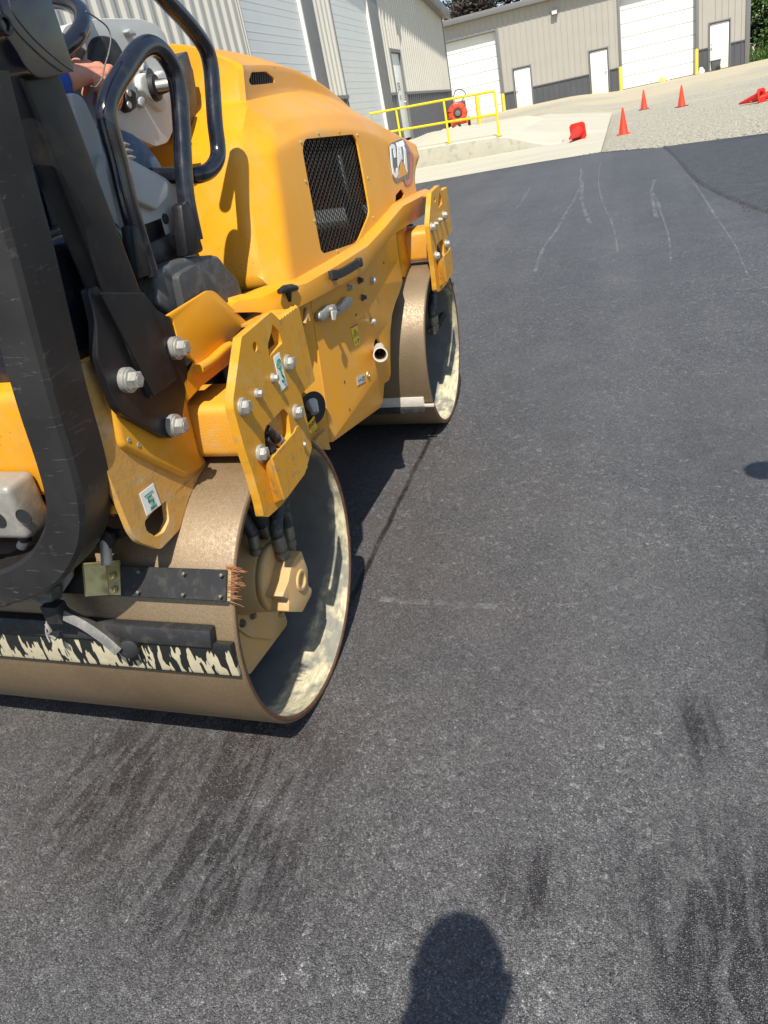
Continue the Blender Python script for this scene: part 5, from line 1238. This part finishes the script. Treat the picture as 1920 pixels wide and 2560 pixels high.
# right building, wall facing the yard
RO = Vector((-4.96, 46.80, .64)); 
rb = empty('warehouse', RO, 'low beige metal building with two white overhead doors standing across the yard', 'building')
def wallpart(name, mat, parent, boxes, **k):
    b = B()
    for a, c in boxes: b.box(a, c)
    return b.make(name, M[mat], parent, **k)
def seams(x0, x1, z0, z1, mat, parent, name):
    b = B(); b.box((x0, 0, z0), (x1, .03, z1)); x = math.ceil(x0/.305)*.305
    while x < x1-.02:
        b.box((x-.022, -.028, z0+.002), (x+.022, 0.001, z1-.002)); x += .305
    return b.make(name, M[mat], parent, smooth=0)
HT = 4.92; WS = 1.08; L0, L1 = -16.0, 11.75
ops = [(-4.95, -.75, 4.15), (0, .94, 2.14), (4.10, 5.04, 2.14), (5.75, 9.40, 4.28), (10.07, 11.02, 2.14)]
segs = [(L0, -4.95), (-.75, 0), (.94, 4.10), (5.04, 5.75), (9.40, 10.07), (11.02, L1)]
for a, c in segs:
    seams(a, c, WS, HT, 'siding', rb, 'wall_panel'); seams(a, c, -.02, WS-.03, 'charcoal', rb, 'wainscot_panel')
    wallpart('wainscot_cap', 'charcoal', rb, [((a, -.045, WS-.03), (c, 0, WS+.03))])
for a, c, h in ops: seams(a, c, h, HT, 'siding', rb, 'wall_panel')
for a, c, h in ops:
    wide = c-a > 2
    tr = wallpart('door_trim', 'trim', rb, [((a-.06 if not wide else a-.14, -.05, 0), (a, .25, h+.08)), ((c, -.05, 0), (c+(.06 if not wide else .16), .25, h+.08)), ((a, -.05, h), (c, .25, h+(.06 if not wide else .10)))], bevel=.004)
    if wide:
        b = B(); n = 7; 
        for k in range(n): z0 = h*k/n; b.box((a, .22, z0+.008), (c, .26, z0+h/n-.008)); b.box((a, .235, z0-.008), (c, .25, z0+.008))
        d = b.make('overhead_door', M['doorwhite'], rb, smooth=0)
        b = B(); b.box((a, .21, 0), (c, .22, .03)); b.make('door_seal', M['rubber'], d, smooth=0)
        b = B()
        for k in range(1, n): b.box((a, .217, h*k/n-.012), (c, .2195, h*k/n+.008))  # grey strips paint in the shade of the gaps between door sections
        b.make('joint_shade_strip', M['trim'], d, smooth=0)
    else:
        d = wallpart('door', 'doorwhite', rb, [((a+.03, .02, .03), (c-.03, .06, h-.03))], bevel=.004)
        s_ = 1 if a > 3 and a < 6 else 0; hx = c-.12 if s_ else a+.12
        b = B(); b.lathe((hx, .02, 1.05), (0, -1, 0), [(0, .035), (.02, .03), (.05, .025), (.05, .0001)], 14); b.box((hx-.05+(-.03), -.04, 1.03), (hx+.02, -.02, 1.06)); b.lathe((hx, .02, 1.22), (0, -1, 0), [(0, .032), (.025, .025), (.025, .0001)], 14); b.make('door_handle', M['zinc'], d, smooth=40)
wallpart('corner_trim', 'trim', rb, [((L1, -.05, -.05), (L1+.22, 12, HT))], bevel=.01)
wallpart('back_walls', 'siding', rb, [((L0, 12, -.3), (L1+.2, 12.1, HT)), ((L0-.1, 0, -.3), (L0, 12, HT))])
wallpart('foundation', 'concrete2', rb, [((L0, -.06, -.6), (L1+.25, 12, -.005))])
b = B(); b.prism([[(L0-.4, -.35, HT+.02), (L0-.4, 6, HT+.25), (L0-.4, 12.4, HT+.02), (L0-.4, 12.4, HT+.20), (L0-.4, 6, HT+.43), (L0-.4, -.35, HT+.24)]], (L1-L0+.9, 0, 0)); b.make('roof', M['trim'], rb, smooth=0)
wallpart('gutter', 'trim', rb, [((L0-.4, -.42, HT-.02), (L1+.5, -.34, HT+.26)), ((L0-.4, -.34, HT-.02), (L1+.5, -.0, HT+.01))], bevel=.01)
wl_ = wallpart('wall_light', 'trim', rb, [((2.30, -.24, 4.20), (2.62, -.002, 4.42))], bevel=.02); wallpart('light_lens', 'doorgrey', wl_, [((2.33, -.25, 4.22), (2.59, -.242, 4.38))])
# left building, long wall at right angles to it
LO = Vector((-5.343, 22.973, .92)); LD = Vector((-.02625, .99966, 0))
lb = empty('warehouse', LO, 'tall ribbed metal building with grey-white overhead doors behind the roller', 'building', rz=math.atan2(LD.y, LD.x))
# local x runs along the wall (away from the camera), local y points into the building; outside is -y
def ribs(x0, x1, z0, zf, mat, name, parent, pitch=.305):
    b = B(); x = x0; prof = []
    while x < x1-1e-6:
        e = min(x+pitch, x1); 
        for dx, d in ((0, 0), (.10, 0), (.135, -.045), (.215, -.045), (.25, 0)):
            if x+dx < x1: prof.append((x+dx, d))
        x += pitch
    prof.append((x1, 0)); v = []; f = []
    for (px, d) in prof: v += [(px, d, z0), (px, d, zf(px))]
    f = [(2*i, 2*i+2, 2*i+3, 2*i+1) for i in range(len(prof)-1)]
    return mkobj(name, v, f, M[mat], parent, smooth=0, solid=.004, soff=-1)
X0, X1_ = -24.0, 8.12
top = lambda x: 3.56+(8.12-x)*.098
dm = [(-11.03, -7.92, 3.9), (-5.84, -2.66, 3.9)]
wseg = [(X0, -11.03), (-7.12, -5.84), (-1.62, -.93), (.25, X1_)]
for a, c in wseg:
    ribs(a, c, 1.2, top, 'siding2', 'wall_panel', lb); ribs(a, c, -.8, lambda x: 1.14, 'charcoal', 'wainscot_panel', lb); wallpart('wainscot_cap', 'trim', lb, [((a, -.06, 1.14), (c, 0, 1.21))])
for a, c, h in dm+[(-.93, .25, 2.22)]: ribs(a, c, h, top, 'siding2', 'wall_panel', lb)
for a, c, h in dm:
    wallpart('door_pier', 'trim', lb, [((c+.05, -.05, -.8), (c+(1.0 if c > -5 else .78), .02, 5.2))], bevel=.01)
    wallpart('door_jamb', 'doorwhite', lb, [((c, -.035, -.8), (c+.05, .08, h))]); wallpart('door_jamb', 'trim', lb, [((a-.05, -.03, -.8), (a, .24, h)), ((a, -.05, h), (c, .24, h+.08))])
    b = B(); n = 9
    for k in range(n):
        z0 = -.1+(h+.1)*k/n; st_ = (h+.1)/n; b.box((a, .03, z0+.004), (c, .07, z0+st_-.004)); b.box((a, .036, z0-.004), (c, .06, z0+.004))
        for m_ in (.3, .62): b.box((a+.03, .0275, z0+st_*m_-.012), (c-.03, .03, z0+st_*m_+.004))
    b.make('overhead_door', M['doorgrey'], lb, smooth=0)
wallpart('door_trim', 'trim', lb, [((-.99, -.05, -.1), (-.93, .1, 2.3)), ((.25, -.05, -.1), (.31, .1, 2.3)), ((-.93, -.05, 2.22), (.25, .1, 2.3))])
d = wallpart('door', 'doorwhite', lb, [((-.92, .02, 0), (.24, .06, 2.2))], bevel=.004)
text('door_lettering', 'JSR', .30, M['plastic_dark'], frame((-.33, .018, 1.35), (1, 0, 0), (0, 0, 1)), d, .001)
wallpart('door_notice', 'plastic_grey', d, [((-.46, .014, 1.02), (-.24, .02, 1.14))])
b = B(); b.lathe((.12, .02, .95), (0, -1, 0), [(0, .035), (.05, .03), (.05, .0001)], 14); b.make('door_handle', M['zinc'], d)
wallpart('corner_trim', 'trim', lb, [((X1_, -.06, -.8), (X1_+.16, .2, 3.6))], bevel=.01)
b = B(); b.prism([[(X0, -.34, top(X0)+.25), (X0, -.34, top(X0)-.05), (X1_+.28, -.34, top(X1_)-.08), (X1_+.28, -.34, top(X1_)+.22)]], (0, .08, 0)); b.make('roof_fascia', M['trim'], lb, bevel=.01)
b = B(); b.prism([[(X0, -.3, top(X0)+.02), (X1_+.26, -.3, top(X1_)-.03), (X1_+.26, -.3, top(X1_)+.12), (X0, -.3, top(X0)+.17)]], (0, 18, 0)); b.make('roof', M['trim'], lb, smooth=0)
wallpart('back_walls', 'siding2', lb, [((X0, 16, -.8), (X1_, 16.1, 5.2)), ((X1_, .2, -.8), (X1_+.1, 16, 3.4)), ((X0, .2, -.8), (X0+.1, 16, 5.2))])
wf = wallpart('wall_light', 'charcoal', lb, [((-.3, -.30, 3.72), (.1, -.005, 3.95))], bevel=.02)

# ================================================================ YARD THINGS
def railing():
    r = empty('pipe_railing', (0, 0, 0), 'bright yellow two-rail pipe railing on the concrete walkway', 'railing')
    A = Vector((-2.03, 18.45, 0)); D = (Vector((-3.29, 18.66, 0))-A)
    ps_ = [A+D*k for k in (0, 1, 2, 2.6)]
    zt = lambda p: wz(p.x, p.y)
    R_ = .027
    for p in ps_:
        z = zt(p); q = B().tube([(p.x, p.y, z), (p.x, p.y, z+.93)], R_, 14).make('post', M['safety'], r, smooth=60)
        B().box((p.x-.07, p.y-.07, z), (p.x+.07, p.y+.07, z+.012)).make('base_plate', M['safety'], q)
    for h in (.95, .47): B().tube([(p.x, p.y, zt(p)+h) for p in ps_], R_, 14).make('rail', M['safety'], r, smooth=60)
    return r
railing()
def bollard(x, y, z, h, label):
    r = empty('bollard', (x, y, z), label, 'bollard', 'yellow steel bollards by the garage doors')
    B().lathe((0, 0, -.3), (0, 0, 1), [(0, .085), (h+.28, .085), (h+.32, .07), (h+.34, .03), (h+.345, .0001)], 24).make('pipe', M['bollard_y'], r, smooth=40)
    B().lathe((0, 0, -.02), (0, 0, 1), [(0, .1), (.03, .095), (.035, .085)], 24).make('collar', M['concrete2'], r)
bollard(-4.62, 31.54, .66, 1.05, 'leaning yellow bollard right behind the red blower'); bollard(-5.42, 45.0, .62, 1.05, 'yellow bollard right of the left white garage door'); bollard(.70, 44.9, .66, 1.05, 'yellow bollard left of the big right garage door'); bollard(4.36, 45.0, .70, 1.05, 'yellow bollard between the big garage door and the last door')
M['cone'] = paint('orange_cone_plastic', (.80, .055, .015), (.72, .045, .015), 4, .42, dirt=(.25, .08, .05), dirtamt=.3)
M['cone_red'] = paint('red_cone_plastic', (.74, .03, .018), (.64, .025, .015), 5, .45, dirt=(.25, .03, .03), dirtamt=.4)
M['cone_base'] = paint('dirty_cone_base', (.10, .03, .025), (.05, .03, .03), 8, .6)
def cone(P, s, label, M4=None, base='cone', body='cone'):
    r = empty('traffic_cone', label=label, cat='traffic cone', group='orange traffic cones on the gravel and concrete')
    r.matrix_world = Matrix.Translation(P) @ (M4 or Matrix()) @ Matrix.Scale(s, 4)
    b = B(); b.lathe((0, 0, .02), (0, 0, 1), [(0, .20), (.03, .185), (.93, .035), (.95, .03), (.955, .022), (.94, .020), (.03, .165), (0, .175)], 32, close=True); b.make('cone_body', M[body], r, smooth=50)
    q = [(.27, .20), (.20, .27), (-.20, .27), (-.27, .20), (-.27, -.20), (-.20, -.27), (.20, -.27), (.27, -.20)]
    h = [(.175*math.cos(t), .175*math.sin(t), 0) for t in [2*math.pi*i/24 for i in range(24)]]
    B().prism([[(x, y, 0) for x, y in q], h], (0, 0, .035)).make('cone_base', M[base], r, bevel=.006, seg=2)
    return r
def conepx(base, top_): 
    P = onground(base); d = (Vector(base)-Vector(top_)).length; dep = abs((RW @ (P-CW)).z); return P, d*dep/F0/1.0
P, s = conepx((1559, 337), (1560, 275)); cone(P+Vector((0, .1, 0)), s, 'orange cone standing nearest the asphalt edge at the corner of the concrete')
P, s = conepx((1610, 274), (1611.5, 229)); cone(P, s, 'orange cone on a dark base, the left of the two standing farther back', base='cone_base')
P, s = conepx((1704, 267), (1706, 217.5)); cone(P, s, 'orange cone with sooty lower half, the right of the two standing farther back', Matrix.Rotation(.5, 4, 'Z'), base='cone_base')
# tipped cones
P = onground((1443, 352)); s = .66
Rm_ = Matrix.Rotation(math.radians(-82), 4, 'X')
cone(P+Vector((0.02, .25, .27*s)), s, 'red cone tipped on its side on the concrete pointing at the roller', Matrix.Rotation(-.25, 4, 'Z') @ Matrix.Rotation(math.radians(98), 4, 'X') @ Matrix.Rotation(0.06, 4, 'Z'), body='cone_red', base='cone_red')
P = onground((1903, 257)); 
cone(P+Vector((.02, .05, .25*.55)), .55, 'red cone lying on its side on the gravel, point to the left', Matrix.Rotation(math.radians(-38), 4, 'Z') @ Matrix.Rotation(math.radians(-100), 4, 'Y'), body='cone_red', base='cone_red')
cone(P+Vector((.30, .22, .25*.55)), .55, 'red cone lying behind the other fallen cone at the edge of the view', Matrix.Rotation(math.radians(10), 4, 'Z') @ Matrix.Rotation(math.radians(-100), 4, 'Y') @ Matrix.Rotation(.5, 4, 'Z'), body='cone_red', base='cone_base')
# wheeled leaf blower
M['orange'] = paint('orange_blower_paint', (.78, .08, .03), (.70, .07, .03), 6, .35, coat=.2)
def blower():
    bp = Vector((-5.02, 29.3, hz(-5.02, 29.3)+.02)); s = 1.0
    r = empty('leaf_blower', bp, 'orange walk-behind leaf blower parked by the grey wall corner', 'blower', rz=.25)
    b = B(); b.lathe((0, 0, .50), (0, -1, 0), [(-.14, .30), (-.12, .36), (.10, .36), (.13, .33), (.15, .22), (.12, .16), (.10, .0001)], 40); b.box((-.30, -.10, .12), (-.05, .12, .35)); h = b.make('fan_housing', M['orange'], r, smooth=40, bevel=.008)
    f = B()
    for k in range(9):
        a = k*2*math.pi/9+.2; c_, s_ = math.cos(a), math.sin(a); f.box((-.012, -.165, .22), (.012, -.10, .37), Matrix.Translation((0, 0, .5)) @ Matrix.Rotation(a, 4, 'Y'))
    f.make('housing_ribs', M['orange'], h, smooth=0)
    B().lathe((0, -.12, .5), (0, -1, 0), [(0, .17), (.02, .165), (.02, .15), (.01, .0001)], 32).make('intake_ring', M['cone_base'], h, smooth=30)
    B().lathe((0, -.14, .5), (0, -1, 0), [(0, .10), (.03, .095), (.035, .07), (.035, .0001)], 28).make('intake_badge', M['trim'], h, smooth=30)
    B().box((.10, .0, .55), (.34, .3, .86)).make('engine', M['plastic_dark'], r, bevel=.03)
    B().box((-.15, -.02, .12), (.35, .4, .24)).make('frame', M['orange'], r, bevel=.01)
    for x, y, rad in ((.40, .30, .16), (-.35, .35, .16), (0, -.18, .10)):
        w = B().lathe((x-.04, y, rad), (1, 0, 0), [(0, rad*.6), (0, rad*.9), (.02, rad), (.07, rad), (.09, rad*.9), (.09, rad*.6)], 28).make('wheel', M['rubber'], r, smooth=40)
        B().lathe((x-.03, y, rad), (1, 0, 0), [(0, rad*.6), (.075, rad*.6)], 20).make('rim', M['doorgrey'], w, smooth=40)
    hd_ = [(-.10, .0, .86), (-.11, .02, 1.0), (-.06, .06, 1.06), (.0, .25, 1.18), (.12, .4, 1.26), (.30, .42, 1.22), (.40, .4, 1.1), (.36, .35, 1.0), (.22, .25, .86)]
    B().tube(smooth_path(hd_, 5), .016, 10).make('handle_bar', M['rubber'], r, smooth=60)
    B().tube([(-.13, -.06, .85), (-.13, -.03, 1.0), (-.10, .0, 1.03), (-.07, -.03, .98), (-.06, -.06, .86)], .014, 8).make('lift_loop', M['cone_base'], r, smooth=60)
    for k in r.children: pass
    r.scale = (1.0,)*3
    return r
blower()
def rubble():
    pts = [(-5.0+random.gauss(0, .5), 28.4+random.gauss(0, .35), random.uniform(.03, .09)) for i in range(70)]
    o = crumbs('rubble', pts, M['concrete2']); tag(o, 'small pile of broken rock round the wheels of the blower', 'rubble')
rubble()
# bin, sack and bottle by the doors
tb_ = empty('wheeled_bin', RO+Vector((10.30, -.75, -.02)), 'small charcoal wheeled bin standing before the farthest right door', 'bin', rz=.1)
b = B(); b.add([(-.17, -.15, 0), (.17, -.15, 0), (.17, .15, 0), (-.17, .15, 0), (-.22, -.19, .46), (.22, -.19, .46), (.22, .19, .46), (-.22, .19, .46)], [(3, 2, 1, 0), (0, 1, 5, 4), (1, 2, 6, 5), (2, 3, 7, 6), (3, 0, 4, 7), (4, 5, 6, 7)]); bd_ = b.make('bin_body', M['charcoal'], tb_, bevel=.015)
B().box((-.24, -.21, .46), (.24, .21, .50)).make('lid', M['charcoal'], tb_, bevel=.01)
B().lathe((.10, -.21, .11), (0, 1, 0), [(0, .11), (.06, .11)], 24).make('wheel', M['rubber'], tb_, smooth=40, bevel=.005)
def sack(name, P, s, mat, label, cat, seed):
    bm = bmesh.new(); bmesh.ops.create_icosphere(bm, subdivisions=3, radius=1)
    for v in bm.verts:
        k = 1+.35*mnoise.noise(v.co*1.6+Vector((seed, 0, 0)))+.12*mnoise.noise(v.co*5+Vector((seed, 2, 0))); v.co *= k; v.co.z = max(v.co.z, -.55); v.co = Vector((v.co.x*s[0], v.co.y*s[1], (v.co.z+.55)*s[2]))
    me = bpy.data.meshes.new(name); bm.to_mesh(me); bm.free(); me.materials.append(mat); o = bpy.data.objects.new(name, me); COL.objects.link(o); o.location = P; me.shade_smooth(); tag(o, label, cat); return o
M['bagyellow'] = paint('yellow_bag_plastic', (.75, .68, .05), (.7, .65, .25), 9, .4); M['bagwhite'] = paint('white_bag_plastic', (.72, .72, .68), (.6, .6, .55), 9, .4)
sack('plastic_bag', RO+Vector((7.72, -.7, -.03)), (.17, .14, .15), M['bagyellow'], 'crumpled bright yellow bag at the foot of the big white door', 'bag', 1)
sack('plastic_bag', RO+Vector((8.03, -.68, -.03)), (.08, .08, .26), M['bagwhite'], 'pale bottle-shaped bag right next to the yellow bag', 'bag', 5)
sack('plastic_jug', RO+Vector((9.62, -.85, -.03)), (.14, .12, .2), M['bagwhite'], 'white plastic jug lying between the yellow bollard and the bin', 'jug', 8)

# ================================================================ TREES
def leaf_mat(name, c1_, c2_, c3_):
    t = NT(name); g = t.n('NewGeometry'); 
    r = t.n('ValToRGB'); e = r.color_ramp.elements; e[0].color = (*c1_, 1); e[1].color = (*c3_, 1); m = e.new(.5); m.color = (*c2_, 1); t.l(g.outputs['Random Per Island'], r.inputs[0])
    t.set(color=r.outputs[0], rough=.5); t.b.inputs['Transmission Weight'].default_value = 0
    tr = t.n('BsdfTranslucent'); t.l(r.outputs[0], tr.inputs[0]); mx = t.n('MixShader'); mx.inputs[0].default_value = .25; t.l(t.b.outputs[0], mx.inputs[1]); t.l(tr.outputs[0], mx.inputs[2]); t.l(mx.outputs[0], t.out.inputs[0]); return t.m
M['leaf'] = leaf_mat('green_leaves', (.03, .075, .012), (.055, .12, .02), (.12, .19, .035)); M['leafred'] = leaf_mat('russet_leaves', (.025, .03, .02), (.05, .04, .028), (.10, .055, .045)); M['leafdark'] = leaf_mat('dark_leaves', (.012, .035, .015), (.025, .06, .02), (.05, .10, .03))
M['bark'] = paint('bark', (.09, .07, .05), (.05, .04, .03), 5, .9, bscale=20, bstr=.6, bdist=.02)
def tree(x, y, z, h, rad, n, mat, label, leaf=.16, seed=1, low=.25):
    rnd = random.Random(seed); r = empty('tree', (x, y, z), label, 'tree', 'trees behind the buildings')
    b = B(); b.tube([(0, 0, -.3), (.05, 0, h*.3), (0, .08, h*.6), (.05, 0, h*.92)], [h*.03, h*.024, h*.014, h*.004], 10)
    cl = []
    for k in range(34):
        t_ = rnd.uniform(low, 1.0); rr_ = rad*(math.sin(min(1, (1.08-t_)*1.6)*1.57))*rnd.uniform(.5, 1.05); a = rnd.uniform(0, 6.283)
        c = Vector((math.cos(a)*rr_, math.sin(a)*rr_, h*t_)); cl.append((c, rad*rnd.uniform(.22, .42)))
        b.tube([(0, 0, h*max(t_-.18, .1)), c*.5+Vector((0, 0, h*t_*.45)), c], [h*.008, h*.005, h*.002], 6)
    b.make('trunk', M['bark'], r, smooth=60)
    v = []; f = []
    for i in range(n):
        c, q = rnd.choice(cl); d = Vector((rnd.gauss(0, 1), rnd.gauss(0, 1), rnd.gauss(0, 1))).normalized()*q*(rnd.random()**.35); p = c+d*Vector((1, 1, .75)).length/1.6
        u = Vector((rnd.gauss(0, 1), rnd.gauss(0, 1), rnd.gauss(0, .6))).normalized(); w = u.orthogonal().normalized(); s_ = leaf*rnd.uniform(.6, 1.3); k = len(v)
        v += [p-u*s_, p+w*s_*.45, p+u*s_, p-w*s_*.45+u.cross(w)*s_*.15]; f.append((k, k+1, k+2, k+3))
    me = bpy.data.meshes.new('crown'); me.from_pydata([tuple(p) for p in v], [], f); me.materials.append(mat); o = bpy.data.objects.new('crown', me); place(o, r); return r
tree(-9.2, 66, .6, 10.0, 3.2, 9000, M['leafred'], 'dark reddish tree rising above the roof of the far building', .17, 3)
tree(-6.6, 68, .6, 9.6, 2.6, 7000, M['leafred'], 'second dark reddish tree just right of the first above the roof', .17, 4)
tree(-11.6, 72, .6, 9.2, 2.2, 4000, M['leafdark'], 'sparse dark tree top showing left of the reddish trees above the roof', .17, 9)
tree(10.6, 53.5, .8, 8.5, 2.9, 16000, M['leaf'], 'leafy green tree at the right corner of the far building', .14, 5, .02)
tree(13.2, 56, .9, 9.5, 3.4, 16000, M['leaf'], 'bushy green tree at the far right edge of the view', .14, 6, .02)
tree(9.6, 60, .8, 9.0, 3.2, 12000, M['leafdark'], 'darker green tree behind the bushes beside the far building', .16, 7, .02)
b = B(); rnd = random.Random(5); v = []; f = []
for i in range(5000):
    x = rnd.uniform(7.1, 14); y = 49.2+rnd.gauss(0, .5)+(x-7)*.2; z = hill(x, y)+abs(rnd.gauss(0, .28)); u = Vector((rnd.gauss(0, .4), rnd.gauss(0, .4), 1)).normalized(); w = u.orthogonal().normalized(); s_ = rnd.uniform(.05, .13); k = len(v); p = Vector((x, y, z))
    v += [p-u*s_, p+w*s_*.4, p+u*s_, p-w*s_*.4]; f.append((k, k+1, k+2, k+3))
o = mkobj('weeds', v, f, M['leaf'], None, smooth=0); tag(o, 'fringe of green weeds along the dirt beside the far building', 'weeds', kind='stuff')

# ================================================================ CAMERA, LIGHT, RENDER
cam = bpy.data.cameras.new('camera'); co_ = bpy.data.objects.new('camera', cam); COL.objects.link(co_); scene.camera = co_
cam.sensor_fit = 'VERTICAL'; cam.sensor_height = 36; cam.lens = 36*F0/H0; cam.clip_start = .02; cam.clip_end = 2000
mw = RW.transposed().to_4x4(); mw.translation = CW; co_.matrix_world = mw
Lm = Vector((-.18, .58, -1.0)).normalized(); L = G @ Lm
sun = bpy.data.lights.new('sun', 'SUN'); sun.energy = 4.6; sun.angle = math.radians(.53); sun.color = (1.0, .945, .86)
so = bpy.data.objects.new('sun', sun); COL.objects.link(so); so.rotation_euler = (-L).to_track_quat('Z', 'Y').to_euler(); so.location = (5, -8, 15)
w = bpy.data.worlds.new('World'); scene.world = w; w.use_nodes = True; nt = w.node_tree; bg = nt.nodes['Background']
sky = nt.nodes.new('ShaderNodeTexSky'); sky.sky_type = 'NISHITA'; sky.sun_disc = False; S = -L
sky.sun_elevation = math.asin(S.z); sky.sun_rotation = math.atan2(S.x, S.y); sky.air_density = 1.0; sky.dust_density = .6; sky.ozone_density = 1.2
nt.links.new(sky.outputs[0], bg.inputs[0]); bg.inputs[1].default_value = .115
scene.view_settings.view_transform = 'Standard'; scene.view_settings.look = 'None'; scene.view_settings.exposure = .46; scene.view_settings.gamma = 1
scene.cycles.use_denoising = True; scene.cycles.max_bounces = 8
